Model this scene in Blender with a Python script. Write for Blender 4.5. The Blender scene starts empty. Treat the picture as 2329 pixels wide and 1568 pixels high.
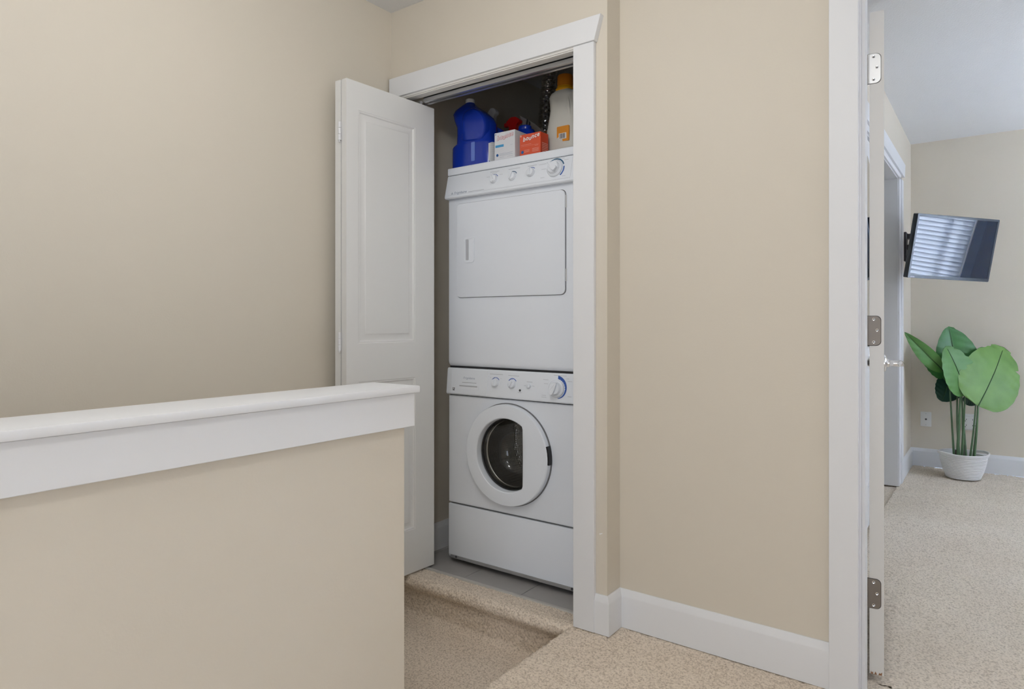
import bpy, bmesh, math, random
import numpy as np
from mathutils import Matrix, Vector

random.seed(7)
rng = np.random.default_rng(7)
S = bpy.context.scene
COL = S.collection
PI = math.pi

# ------------------------------------------------------------------ camera
cam_d = bpy.data.cameras.new('camera')
cam = bpy.data.objects.new('camera', cam_d)
COL.objects.link(cam)
cam_d.sensor_width = 36.0
cam_d.lens = 36.0 * 1503.0 / 2329.0
cam_d.shift_y = -50.0 / 2329.0
cam_d.clip_start = 0.02
cam.location = (0, 0, 1.09)
cam.rotation_euler = (PI / 2, 0, math.radians(36.336))
S.camera = cam

# ------------------------------------------------------------------ world, lights, exposure
S.view_settings.view_transform = 'Standard'
S.view_settings.look = 'None'
S.view_settings.exposure = 0.03
S.view_settings.gamma = 1.0
S.view_settings.use_curve_mapping = False
W = bpy.data.worlds.new('sky')
S.world = W
W.use_nodes = True
bg = W.node_tree.nodes['Background']
bg.inputs[0].default_value = (0.62, 0.75, 1.0, 1)
bg.inputs[1].default_value = 1.6


def area(name, loc, rot, size, power, color, size_y=None, shape='RECTANGLE'):
    l = bpy.data.lights.new(name, 'AREA')
    l.shape = shape
    l.size = size
    if shape in ('RECTANGLE', 'ELLIPSE'):
        l.size_y = size_y or size
    l.energy = power
    l.color = color
    o = bpy.data.objects.new(name, l)
    COL.objects.link(o)
    o.location = loc
    o.rotation_euler = rot
    return o


# hall ceiling globe lamp; the landing point and cool areas are added fill
for gn, gp, gl, gr in (('hall_ceiling_globe', 18.0, (-0.22, -0.05, 2.27), 0.09), ('landing_fill_point', 13.5, (-1.05, 0.85, 2.27), 0.14)):
    pl_ = bpy.data.lights.new(gn, 'POINT')
    pl_.energy = gp
    pl_.color = (0.965, 0.965, 0.965)
    pl_.shadow_soft_size = gr
    plo = bpy.data.objects.new(gn, pl_)
    COL.objects.link(plo)
    plo.location = gl
area('hall_low_fill', (0.40, -2.05, 0.85), (PI / 2, 0, 0), 1.1, 20.0, (0.82, 0.93, 1.12), 1.3)  # added low fill behind the camera for the washer; no window there
area('hall_side_fill', (0.93, 1.60, 1.60), (0, PI / 2, 0), 1.4, 3.2, (0.885, 0.95, 1.06), 0.9)  # added light for the folded door's soft shadow; no window on this wall
# daylight outside the bedroom window, behind its closed blinds; the side area is added fill, no second window
area('bedroom_window_daylight', (2.42, 4.70, 1.30), (0, PI / 2, 0), 1.9, 620.0, (0.84, 0.885, 1.03), 1.7)
area('bedroom_side_fill', (2.12, 3.10, 1.45), (0, PI / 2, 0), 1.5, 8.0, (0.86, 0.92, 1.0), 1.2)


# ------------------------------------------------------------------ materials
def mat(name, col, rough=0.5, metal=0.0, spec=0.5, var=0.03, vscale=6.0, bump=0.0, bscale=120.0, bdist=0.002,
        coat=0.0, trans=0.0, ior=1.45, sss=0.0, alpha=1.0, col2=None):
    m = bpy.data.materials.new(name)
    m.use_nodes = True
    nt = m.node_tree
    p = nt.nodes['Principled BSDF']
    p.inputs['Roughness'].default_value = rough
    p.inputs['Metallic'].default_value = metal
    p.inputs['Specular IOR Level'].default_value = spec
    p.inputs['IOR'].default_value = ior
    p.inputs['Coat Weight'].default_value = coat
    p.inputs['Coat Roughness'].default_value = 0.08
    p.inputs['Transmission Weight'].default_value = trans
    p.inputs['Alpha'].default_value = alpha
    tc = nt.nodes.new('ShaderNodeTexCoord')
    n = nt.nodes.new('ShaderNodeTexNoise')
    n.inputs['Scale'].default_value = vscale
    n.inputs['Detail'].default_value = 3.0
    nt.links.new(tc.outputs['Object'], n.inputs['Vector'])
    mx = nt.nodes.new('ShaderNodeMix')
    mx.data_type = 'RGBA'
    c = Vector(col[:3])
    a = c * (1 - var)
    b = Vector(col2[:3]) if col2 else c * (1 + var)
    mx.inputs['A'].default_value = (*a, 1)
    mx.inputs['B'].default_value = (min(b[0], 1), min(b[1], 1), min(b[2], 1), 1)
    nt.links.new(n.outputs['Fac'], mx.inputs['Factor'])
    nt.links.new(mx.outputs['Result'], p.inputs['Base Color'])
    if bump:
        n2 = nt.nodes.new('ShaderNodeTexNoise')
        n2.inputs['Scale'].default_value = bscale
        n2.inputs['Detail'].default_value = 2.0
        nt.links.new(tc.outputs['Object'], n2.inputs['Vector'])
        bp = nt.nodes.new('ShaderNodeBump')
        bp.inputs['Strength'].default_value = bump
        bp.inputs['Distance'].default_value = bdist
        nt.links.new(n2.outputs['Fac'], bp.inputs['Height'])
        nt.links.new(bp.outputs['Normal'], p.inputs['Normal'])
    return m


def glass_mat(name, tint=(0.9, 0.95, 0.95), refl=0.12):
    """thin pane: mostly lets light through, mirrors more at a grazing angle"""
    m = bpy.data.materials.new(name)
    m.use_nodes = True
    nt = m.node_tree
    nt.nodes.remove(nt.nodes['Principled BSDF'])
    out = nt.nodes['Material Output']
    t = nt.nodes.new('ShaderNodeBsdfTransparent')
    t.inputs[0].default_value = (*tint, 1)
    g = nt.nodes.new('ShaderNodeBsdfGlossy')
    g.inputs['Roughness'].default_value = 0.02
    lw = nt.nodes.new('ShaderNodeLayerWeight')
    lw.inputs['Blend'].default_value = refl * 3
    no = nt.nodes.new('ShaderNodeTexNoise')
    no.inputs['Scale'].default_value = 2.0
    mu = nt.nodes.new('ShaderNodeMath')
    mu.operation = 'MULTIPLY_ADD'
    mu.inputs[1].default_value = 0.02
    nt.links.new(no.outputs['Fac'], mu.inputs[0])
    nt.links.new(lw.outputs['Fresnel'], mu.inputs[2])
    mx = nt.nodes.new('ShaderNodeMixShader')
    nt.links.new(mu.outputs[0], mx.inputs[0])
    nt.links.new(t.outputs[0], mx.inputs[1])
    nt.links.new(g.outputs[0], mx.inputs[2])
    nt.links.new(mx.outputs[0], out.inputs['Surface'])
    return m


def slat_mat(name, col):
    m = mat(name, col, 0.5, var=0.02)
    nt = m.node_tree
    p = nt.nodes['Principled BSDF']
    out = nt.nodes['Material Output']
    tr = nt.nodes.new('ShaderNodeBsdfTranslucent')
    tr.inputs[0].default_value = (*col, 1)
    mx = nt.nodes.new('ShaderNodeMixShader')
    mx.inputs[0].default_value = 0.5
    nt.links.new(p.outputs[0], mx.inputs[1])
    nt.links.new(tr.outputs[0], mx.inputs[2])
    nt.links.new(mx.outputs[0], out.inputs['Surface'])
    return m


def carpet_mat(name, c1, c2, c3):
    m = bpy.data.materials.new(name)
    m.use_nodes = True
    nt = m.node_tree
    p = nt.nodes['Principled BSDF']
    p.inputs['Roughness'].default_value = 0.95
    p.inputs['Specular IOR Level'].default_value = 0.1
    tc = nt.nodes.new('ShaderNodeTexCoord')
    n1 = nt.nodes.new('ShaderNodeTexNoise')
    n1.inputs['Scale'].default_value = 150.0
    n1.inputs['Detail'].default_value = 2.0
    n2 = nt.nodes.new('ShaderNodeTexNoise')
    n2.inputs['Scale'].default_value = 2.2
    n2.inputs['Detail'].default_value = 4.0
    for n in (n1, n2):
        nt.links.new(tc.outputs['Object'], n.inputs['Vector'])
    r = nt.nodes.new('ShaderNodeValToRGB')
    r.color_ramp.elements[0].position = 0.30
    r.color_ramp.elements[0].color = (*c1, 1)
    r.color_ramp.elements[1].position = 0.56
    r.color_ramp.elements[1].color = (*c2, 1)
    nt.links.new(n1.outputs['Fac'], r.inputs['Fac'])
    mx = nt.nodes.new('ShaderNodeMix')
    mx.data_type = 'RGBA'
    mx.blend_type = 'MULTIPLY'
    mx.inputs['Factor'].default_value = 1.0
    r2 = nt.nodes.new('ShaderNodeValToRGB')
    r2.color_ramp.elements[0].position = 0.3
    r2.color_ramp.elements[0].color = (*c3, 1)
    r2.color_ramp.elements[1].position = 0.7
    r2.color_ramp.elements[1].color = (1, 1, 1, 1)
    nt.links.new(n2.outputs['Fac'], r2.inputs['Fac'])
    nt.links.new(r.outputs['Color'], mx.inputs['A'])
    nt.links.new(r2.outputs['Color'], mx.inputs['B'])
    nt.links.new(mx.outputs['Result'], p.inputs['Base Color'])
    return m


def perforated_mat(name):
    """steel drum with a dense pattern of small dimples"""
    m = mat(name, (0.72, 0.69, 0.64), 0.25, 1.0)
    nt = m.node_tree
    p = nt.nodes['Principled BSDF']
    tc = nt.nodes.new('ShaderNodeTexCoord')
    vo = nt.nodes.new('ShaderNodeTexVoronoi')
    vo.inputs['Scale'].default_value = 105.0
    vo.inputs['Randomness'].default_value = 0.15
    nt.links.new(tc.outputs['Object'], vo.inputs['Vector'])
    bp = nt.nodes.new('ShaderNodeBump')
    bp.inputs['Strength'].default_value = 0.9
    bp.inputs['Distance'].default_value = 0.006
    nt.links.new(vo.outputs['Distance'], bp.inputs['Height'])
    nt.links.new(bp.outputs['Normal'], p.inputs['Normal'])
    return m


M = {
    'wall': mat('tan_wall_paint', (0.69, 0.632, 0.535), 0.55, spec=0.35, var=0.012, vscale=1.5, bump=0.10, bscale=170),
    'bedwall': mat('bedroom_wall_paint', (0.71, 0.645, 0.54), 0.6, spec=0.3, var=0.012, vscale=1.5, bump=0.10, bscale=170),
    'ceiling': mat('ceiling_paint', (0.80, 0.80, 0.80), 0.9, spec=0.1, var=0.015, bump=0.5, bscale=140, bdist=0.004),
    'trim': mat('white_trim_paint', (0.785, 0.79, 0.80), 0.45, var=0.012, vscale=3),
    'door': mat('white_door_paint', (0.79, 0.785, 0.765), 0.38, var=0.01, vscale=3, bump=0.03, bscale=60),
    'doorcream': mat('cream_door_edge_paint', (0.76, 0.74, 0.70), 0.4, var=0.01, vscale=3),
    'white': mat('appliance_enamel', (0.83, 0.862, 0.915), 0.28, var=0.008, vscale=4, coat=0.2),
    'plastic': mat('appliance_plastic', (0.83, 0.862, 0.91), 0.35, var=0.008, vscale=4),
    'gap': mat('dark_rubber_gap', (0.02, 0.02, 0.022), 0.6),
    'graygap': mat('gray_gap_fill', (0.16, 0.16, 0.165), 0.6),
    'tile': mat('gray_floor_tile', (0.36, 0.345, 0.33), 0.42, var=0.10, vscale=14, bump=0.05, bscale=40),
    'grout': mat('floor_grout', (0.26, 0.25, 0.235), 0.8),
    'strip': mat('transition_strip', (0.52, 0.50, 0.46), 0.45, var=0.05, vscale=30),
    'metal': mat('galvanized_track', (0.62, 0.63, 0.65), 0.35, 0.9, var=0.05),
    'chrome': mat('polished_chrome', (0.80, 0.80, 0.80), 0.12, 1.0),
    'nickel': mat('satin_nickel_dark_reflection', (0.23, 0.20, 0.17), 0.45, 0.6, var=0.04, vscale=30),  # darker copy of the hinge metal, brownish reflection put into its colour
    'nickel_hi': mat('bright_satin_nickel', (0.74, 0.74, 0.73), 0.38, 0.7, var=0.03, vscale=30),
    'black': mat('black_plastic', (0.012, 0.012, 0.014), 0.4),
    'dark': mat('dark_print', (0.06, 0.06, 0.065), 0.5),
    'print': mat('gray_print', (0.48, 0.49, 0.52), 0.5),
    'logo': mat('silver_blue_print', (0.42, 0.46, 0.54), 0.4),
    'blue': mat('blue_dial_print', (0.045, 0.115, 0.42), 0.45),
    'teal': mat('dark_teal_dial_print', (0.03, 0.13, 0.24), 0.45),
    'drum': perforated_mat('perforated_steel_drum'),
    'steel': mat('brushed_steel', (0.52, 0.50, 0.46), 0.25, 1.0, var=0.06, vscale=20),
    'glass': glass_mat('door_bowl_glass', (0.93, 0.94, 0.95), 0.09),
    'pane': glass_mat('window_glass', (0.95, 0.97, 0.98), 0.05),
    'jug': mat('blue_jug_plastic', (0.006, 0.035, 0.37), 0.22, var=0.08, vscale=3, coat=0.3),
    'jugstrip': mat('translucent_blue_strip', (0.14, 0.22, 0.62), 0.3),
    'capw': mat('white_cap_plastic', (0.62, 0.61, 0.60), 0.45),
    'label': mat('white_paper_label', (0.60, 0.60, 0.60), 0.5),
    'boxw': mat('white_carton', (0.74, 0.75, 0.78), 0.45, var=0.02),
    'boxr': mat('coral_red_carton', (0.72, 0.105, 0.045), 0.45, var=0.04),
    'boxo': mat('orange_red_carton_side', (0.66, 0.055, 0.012), 0.45, var=0.04),
    'inkr': mat('red_ink', (0.62, 0.03, 0.03), 0.5),
    'inkw': mat('white_ink', (0.85, 0.82, 0.78), 0.5),
    'inkb': mat('light_blue_ink', (0.07, 0.36, 0.66), 0.5),
    'inkn': mat('navy_ink', (0.02, 0.12, 0.36), 0.5),
    'inkg': mat('pale_gray_ink', (0.50, 0.53, 0.60), 0.5),
    'inko': mat('pale_coral_ink', (0.86, 0.42, 0.34), 0.5),
    'red': mat('red_plastic', (0.62, 0.012, 0.012), 0.3, coat=0.2),
    'bottle': mat('cloudy_plastic', (0.72, 0.70, 0.63), 0.30, var=0.03, trans=0.12, ior=1.2),
    'orange': mat('orange_cap_plastic', (0.52, 0.17, 0.008), 0.4, var=0.06),
    'yellow': mat('yellow_ring_plastic', (0.76, 0.36, 0.008), 0.35),
    'orlabel': mat('orange_label', (0.72, 0.27, 0.02), 0.4, var=0.05),
    'card': mat('brown_cardboard', (0.22, 0.10, 0.045), 0.8, var=0.08, vscale=20),
    'cardg': mat('gray_cardboard', (0.42, 0.38, 0.34), 0.7, var=0.06, vscale=20),
    'foil': mat('foil_duct', (0.75, 0.74, 0.72), 0.16, 1.0, var=0.1, vscale=60, bump=0.4, bscale=90),
    'tvscreen': mat('tv_screen_glass', (0.008, 0.018, 0.040), 0.02, spec=1.0, coat=0.0, var=0.05),
    'tvbody': mat('tv_dark_plastic', (0.012, 0.02, 0.03), 0.28, coat=0.3),
    'mount': mat('mount_powder_coat', (0.03, 0.03, 0.036), 0.45),
    'mirror': mat('mirror_silver', (0.85, 0.87, 0.87), 0.02, 1.0, var=0.0),
    'leaf1': mat('leaf_light_green', (0.085, 0.215, 0.036), 0.42, var=0.18, vscale=9, col2=(0.16, 0.30, 0.06)),
    'leaf2': mat('leaf_mid_green', (0.060, 0.185, 0.040), 0.42, var=0.18, vscale=9, col2=(0.10, 0.25, 0.055)),
    'leaf3': mat('leaf_deep_green', (0.026, 0.135, 0.034), 0.38, var=0.18, vscale=9, col2=(0.05, 0.19, 0.04)),
    'leaf4': mat('leaf_blue_green', (0.008, 0.052, 0.035), 0.40, var=0.18, vscale=9, col2=(0.014, 0.075, 0.05)),
    'rib': mat('leaf_rib_green', (0.030, 0.085, 0.022), 0.5),
    'stem': mat('stem_green', (0.055, 0.135, 0.060), 0.45, var=0.2, vscale=14, col2=(0.12, 0.21, 0.10)),
    'rope': mat('white_cotton_rope', (0.80, 0.79, 0.77), 0.85, var=0.03, vscale=40, bump=0.5, bscale=240),
    'soil': mat('dark_moss', (0.05, 0.045, 0.035), 0.9),
    'plate': mat('white_plate_plastic', (0.78, 0.77, 0.75), 0.35),
    'slat': slat_mat('white_blind_slat', (0.82, 0.84, 0.86)),
    'carpet': carpet_mat('tan_carpet_yarn', (0.54, 0.45, 0.355), (0.86, 0.755, 0.63), (0.90, 0.88, 0.86)),
    'carpetb': carpet_mat('beige_carpet_yarn', (0.55, 0.475, 0.385), (0.84, 0.755, 0.64), (0.92, 0.90, 0.88)),
    'wood': mat('bare_wood_chip', (0.30, 0.15, 0.07), 0.7),
    'chip': mat('white_plaster_chip', (0.88, 0.87, 0.85), 0.7),
}


# ------------------------------------------------------------------ mesh helpers
def frame(o, u, v, n=None):
    u = Vector(u).normalized()
    v = Vector(v)
    n = u.cross(v).normalized() if n is None else Vector(n).normalized()
    v = n.cross(u).normalized()
    m = Matrix((u, v, n)).transposed().to_4x4()
    m.translation = Vector(o)
    return m


def front(x, y, z):
    """frame on a plane that faces the hall: x to the right, y up, z outwards (towards -Y)"""
    return frame((x, y, z), (1, 0, 0), (0, 0, 1), (0, -1, 0))


class B:
    def __init__(self, m=None):
        self.v, self.f = [], []
        self.m = m or Matrix()

    def raw(self, vs, fs, m=None):
        mm = self.m @ m if m is not None else self.m
        o = len(self.v)
        self.v += [mm @ Vector(p) for p in vs]
        self.f += [tuple(i + o for i in f) for f in fs]
        return self

    def bm(self, b, m=None):
        b.verts.index_update()
        self.raw([v.co.copy() for v in b.verts], [[v.index for v in f.verts] for f in b.faces], m)
        b.free()
        return self

    def box(self, lo, hi, bev=0.0, seg=2, m=None):
        b = bmesh.new()
        bmesh.ops.create_cube(b, size=1)
        for v in b.verts:
            v.co = Vector([lo[i] + (v.co[i] + 0.5) * (hi[i] - lo[i]) for i in range(3)])
        if bev:
            bmesh.ops.bevel(b, geom=list(b.edges), offset=bev, segments=seg, affect='EDGES', profile=0.6)
        return self.bm(b, m)

    def prism(self, poly, z0, z1, bev=0.0, seg=2, m=None):
        b = bmesh.new()
        lo = [b.verts.new((p[0], p[1], z0)) for p in poly]
        hi = [b.verts.new((p[0], p[1], z1)) for p in poly]
        n = len(poly)
        b.faces.new(lo[::-1])
        top = b.faces.new(hi)
        for i in range(n):
            b.faces.new((lo[i], lo[(i + 1) % n], hi[(i + 1) % n], hi[i]))
        if bev:
            bmesh.ops.bevel(b, geom=list(top.edges), offset=bev, segments=seg, affect='EDGES', profile=0.6)
        return self.bm(b, m)

    def rings(self, rings, cap0=True, cap1=True, close=True, m=None):
        n = len(rings[0])
        vs = [p for r in rings for p in r]
        fs = []
        for i in range(len(rings) - 1):
            for j in range(n if close else n - 1):
                a, b_ = i * n + j, i * n + (j + 1) % n
                fs.append((a, b_, b_ + n, a + n))
        if cap0:
            fs.append(tuple(range(n))[::-1])
        if cap1:
            fs.append(tuple(range((len(rings) - 1) * n, len(rings) * n)))
        return self.raw(vs, fs, m)

    def lathe(self, prof, n=32, m=None, cap0=True, cap1=True):
        return self.rings([[(r * math.cos(2 * PI * k / n), r * math.sin(2 * PI * k / n), z) for k in range(n)]
                           for r, z in prof], cap0, cap1, m=m)

    def tube(self, pts, r, n=10, caps=True):
        pts = [Vector(p) for p in pts]
        rr = r if isinstance(r, (list, tuple)) else [r] * len(pts)
        rings = []
        ref = Vector((0.3, 0.2, 1)).normalized()
        for i, p in enumerate(pts):
            t = (pts[min(i + 1, len(pts) - 1)] - pts[max(i - 1, 0)]).normalized()
            a = t.cross(ref)
            if a.length < 1e-3:
                a = t.cross(Vector((1, 0, 0)))
            a.normalize()
            c = t.cross(a)
            rings.append([p + rr[i] * (math.cos(2 * PI * k / n) * a + math.sin(2 * PI * k / n) * c) for k in range(n)])
        return self.rings(rings, caps, caps)

    def loft(self, secs, n=40, e=3.0, m=None):
        """secs: (z, cx, cy, rx, ry)"""
        rings = []
        for s_ in secs:
            z, cx, cy, rx, ry = s_[:5]
            ee = s_[5] if len(s_) > 5 else e
            ring = []
            for k in range(n):
                t = 2 * PI * k / n
                c, s = math.cos(t), math.sin(t)
                ring.append((cx + rx * math.copysign(abs(c) ** (2 / ee), c), cy + ry * math.copysign(abs(s) ** (2 / ee), s), z))
            rings.append(ring)
        return self.rings(rings, m=m)

    def text(self, body, m, size, shear=0.0, offset=0.0, extrude=0.0004, spacing=1.0):
        cu = bpy.data.curves.new('t', 'FONT')
        cu.body = body
        cu.size = size
        cu.shear = shear
        cu.offset = offset
        cu.extrude = extrude
        cu.space_character = spacing
        cu.resolution_u = 3
        ob = bpy.data.objects.new('t', cu)
        me = ob.to_mesh()
        self.raw([v.co.copy() for v in me.vertices], [tuple(p.vertices) for p in me.polygons], m)
        ob.to_mesh_clear()
        bpy.data.objects.remove(ob)
        bpy.data.curves.remove(cu)
        return self

    def sight(self, k, floor_z=1.7905):
        """push away along the sight line by k, keeping the foot on the dryer"""
        o = Vector((0, 0, 1.09))
        self.v = [o + (p - o) * k for p in self.v]
        lo = min(p.z for p in self.v)
        if lo < floor_z + 0.03:
            for p in self.v:
                if p.z < lo + 0.004:
                    p.z = floor_z
        return self

    def build(self, name, material, parent=None, smooth=35.0, label=None, cat=None, group=None, kind=None, base=None):
        me = bpy.data.meshes.new(name)
        if base is None:
            base = origin(parent) if parent else Vector((0, 0, 0))
        base = Vector(base)
        me.from_pydata([v - base for v in self.v], [], self.f)
        me.update()
        if smooth:
            me.polygons.foreach_set('use_smooth', [True] * len(me.polygons))
            me.set_sharp_from_angle(angle=math.radians(smooth))
        me.materials.append(M[material] if isinstance(material, str) else material)
        o = bpy.data.objects.new(name, me)
        COL.objects.link(o)
        if parent:
            o.parent = parent
        else:
            o.location = base
        tag(o, label, cat, group, kind)
        return o


def origin(o):
    p = Vector((0, 0, 0))
    while o is not None:
        p += o.location
        o = o.parent
    return p


def tag(o, label=None, cat=None, group=None, kind=None):
    for k, v in (('label', label), ('category', cat), ('group', group), ('kind', kind)):
        if v:
            o[k] = v
    return o


def root(name, loc, label, cat, group=None, kind=None):
    o = bpy.data.objects.new(name, None)
    o.empty_display_size = 0.1
    COL.objects.link(o)
    o.location = loc
    return tag(o, label, cat, group, kind)


def rrect(x0, y0, x1, y1, r, n=6):
    out = []
    for cx, cy, a0 in ((x1 - r, y0 + r, -PI / 2), (x1 - r, y1 - r, 0), (x0 + r, y1 - r, PI / 2), (x0 + r, y0 + r, PI)):
        for k in range(n + 1):
            a = a0 + PI / 2 * k / n
            out.append((cx + r * math.cos(a), cy + r * math.sin(a)))
    return out


def smooth_closed(pts, n=6):
    out = []
    L = len(pts)
    for i in range(L):
        p0, p1, p2, p3 = (np.array(pts[(i + k - 1) % L], float) for k in range(4))
        for k in range(n):
            t = k / n
            out.append(tuple(0.5 * ((2 * p1) + (-p0 + p2) * t + (2 * p0 - 5 * p1 + 4 * p2 - p3) * t * t + (-p0 + 3 * p1 - 3 * p2 + p3) * t ** 3)))
    return out


def arc_band(b, r0, r1, a0, a1, z, n=18, teeth=0.0):
    """flat printed arc in the local plane; angles in degrees"""
    vs, fs = [], []
    for k in range(n + 1):
        a = math.radians(a0 + (a1 - a0) * k / n)
        ri = r0 + (teeth if k % 3 == 1 else 0)
        for r in (ri, r1):
            vs.append((r * math.cos(a), r * math.sin(a), z))
    for k in range(n):
        fs.append((2 * k, 2 * k + 2, 2 * k + 3, 2 * k + 1) if a1 < a0 else (2 * k, 2 * k + 1, 2 * k + 3, 2 * k + 2))
    b.raw(vs, fs)


def bars(b, items, z):
    for x0, y0, x1, y1 in items:
        b.raw([(x0, y0, z), (x1, y0, z), (x1, y1, z), (x0, y1, z)], [(0, 1, 2, 3)])


def carpet(name, path, axis, a0, a1, step, amp, material, parent=None, label=None, kind=None, cat=None, base=(0, 0, 0)):
    """looped pile: a path in a vertical plane swept along an axis, every point pushed out by its own tuft height.
    path: list of (h, z) with h along the horizontal axis that is not swept"""
    P = np.array(path, float)
    seg = np.hypot(*np.diff(P, axis=0).T)
    cum = np.concatenate([[0], np.cumsum(seg)])
    n = max(2, int(cum[-1] / step))
    t = np.linspace(0, cum[-1], n + 1)
    h = np.interp(t, cum, P[:, 0])
    z = np.interp(t, cum, P[:, 1])
    dh, dz = np.gradient(h), np.gradient(z)
    L = np.hypot(dh, dz) + 1e-9
    nh, nz = -dz / L, dh / L
    if nz.mean() < 0:
        nh, nz = -nh, -nz
    m = max(2, int(abs(a1 - a0) / step))
    a = np.linspace(a0, a1, m + 1)
    Nz = rng.random((n + 1, m + 1))
    Nz = 0.6 * Nz + 0.4 * (Nz + np.roll(Nz, 1, 0) + np.roll(Nz, 1, 1) + np.roll(Nz, (1, 1), (0, 1))) / 4
    co = rng.normal(size=((n + 1) // 12 + 3, (m + 1) // 12 + 3))
    iy = np.arange(n + 1) / 12
    ix = np.arange(m + 1) / 12
    y0, x0 = iy.astype(int), ix.astype(int)
    fy, fx = (iy - y0)[:, None], (ix - x0)[None]
    low = (co[y0][:, x0] * (1 - fy) * (1 - fx) + co[y0 + 1][:, x0] * fy * (1 - fx) + co[y0][:, x0 + 1] * (1 - fy) * fx + co[y0 + 1][:, x0 + 1] * fy * fx)
    D = amp * (Nz - 0.9) + amp * 0.16 * low
    jh = (rng.random((n + 1, m + 1)) - 0.5) * step * 0.7
    ja = (rng.random((n + 1, m + 1)) - 0.5) * step * 0.7
    H = h[:, None] + nh[:, None] * D + jh * np.abs(nz)[:, None]
    Z = z[:, None] + nz[:, None] * D
    A = np.broadcast_to(a[None], H.shape) + ja
    if axis == 'y':
        V = np.stack([H, A, Z], -1)
    else:
        V = np.stack([A, H, Z], -1)
    V = V.reshape(-1, 3) - np.array(base)
    idx = np.arange((n + 1) * (m + 1)).reshape(n + 1, m + 1)
    q = np.stack([idx[:-1, :-1], idx[1:, :-1], idx[1:, 1:], idx[:-1, 1:]], -1).reshape(-1, 4)
    me = bpy.data.meshes.new(name)
    me.vertices.add(len(V))
    me.vertices.foreach_set('co', V.ravel().astype(np.float32))
    me.loops.add(q.size)
    me.loops.foreach_set('vertex_index', q.ravel().astype(np.int32))
    me.polygons.add(len(q))
    me.polygons.foreach_set('loop_start', (np.arange(len(q)) * 4).astype(np.int32))
    me.update(calc_edges=True)
    me.validate()
    me.polygons.foreach_set('use_smooth', [True] * len(q))
    me.materials.append(M[material])
    o = bpy.data.objects.new(name, me)
    COL.objects.link(o)
    if parent:
        o.parent = parent
    return tag(o, label, cat, None, kind)


def door_face(b, W_, H_, panels, m, t=0.035, sides=(1,)):
    """slab W_ x H_ x t with moulded raised panels on the +z face (and the -z face if asked)"""
    xs = sorted({0, W_} | {p[0] for p in panels} | {p[2] for p in panels})
    ys = sorted({0, H_} | {p[1] for p in panels} | {p[3] for p in panels})

    def face(z, sgn):
        for i in range(len(xs) - 1):
            for j in range(len(ys) - 1):
                x0, x1, y0, y1 = xs[i], xs[i + 1], ys[j], ys[j + 1]
                if any(p[0] <= x0 and x1 <= p[2] and p[1] <= y0 and y1 <= p[3] for p in panels):
                    continue
                f = (0, 1, 2, 3) if sgn > 0 else (3, 2, 1, 0)
                b.raw([(x0, y0, z), (x1, y0, z), (x1, y1, z), (x0, y1, z)], [f], m)
        for (x0, y0, x1, y1) in panels:
            prof = [(0, 0), (0.003, 0.002), (0.007, 0.0015), (0.011, 0.0065), (0.016, 0.0075), (0.034, 0.0035), (0.038, 0.001), (0.042, 0.001)]
            rings = []
            for ins, dep in prof:
                zz = z - sgn * dep
                r = [(x0 + ins, y0 + ins, zz), (x1 - ins, y0 + ins, zz), (x1 - ins, y1 - ins, zz), (x0 + ins, y1 - ins, zz)]
                rings.append(r if sgn > 0 else r[::-1])
            b.rings(rings, cap0=False, cap1=True, m=m)

    for sgn in (1, -1):
        if sgn in sides:
            face(t if sgn > 0 else 0, sgn)
        else:
            zz = t if sgn > 0 else 0
            f = (0, 1, 2, 3) if sgn > 0 else (3, 2, 1, 0)
            b.raw([(0, 0, zz), (W_, 0, zz), (W_, H_, zz), (0, H_, zz)], [f], m)
    for (a, c) in (((0, 0), (W_, 0)), ((W_, 0), (W_, H_)), ((W_, H_), (0, H_)), ((0, H_), (0, 0))):
        b.raw([(a[0], a[1], 0), (c[0], c[1], 0), (c[0], c[1], t), (a[0], a[1], t)], [(0, 1, 2, 3)], m)


ST = 'structure'

# ================================================================== the setting: hall
B().box((-2.30, -2.2, -2.6), (-2.18, 3.55, 2.47)).build('wall_left', 'wall', kind=ST, label='tan painted wall on the left of the stairwell', base=(-2.18, 0, 0))

wb = B()
wb.box((-2.18, 2.055, 2.085), (-1.099, 2.175, 2.47))                 # above the laundry closet
wb.box((-1.232, 2.055, 0), (-1.099, 2.175, 2.085))                   # pier right of it
wb.box((-2.18, 2.057, -0.17), (-1.099, 2.172, -0.012))               # wall under the closet sill
wb.box((-1.23, 2.1755, 0), (-1.099, 3.45, 2.47))                     # closet side wall
wb.box((-1.0988, 2.150, 0), (-0.334, 2.262, 2.47))                   # wall set back from the pier
wb.box((-0.334, 2.150, 2.071), (0.50, 2.262, 2.47))                  # above the bedroom door
wb.box((0.50, 2.150, 0), (1.0, 2.262, 2.47))
wall_back = wb.build('wall_back', 'wall', kind=ST, label='tan painted wall with the closet pier that juts forward', base=(-1.1, 2.1, 0), smooth=0)
B().prism([(0, 0), (0.004, -0.001), (0.012, 0.004), (0.013, 0.007), (0.005, 0.004), (0.001, 0.003)], 0, 0.0006,
          m=front(-1.130, 2.0545, 0.345)).build('scuff_mark', 'chip', wall_back, label='small white scuff on the tan pier')

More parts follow.
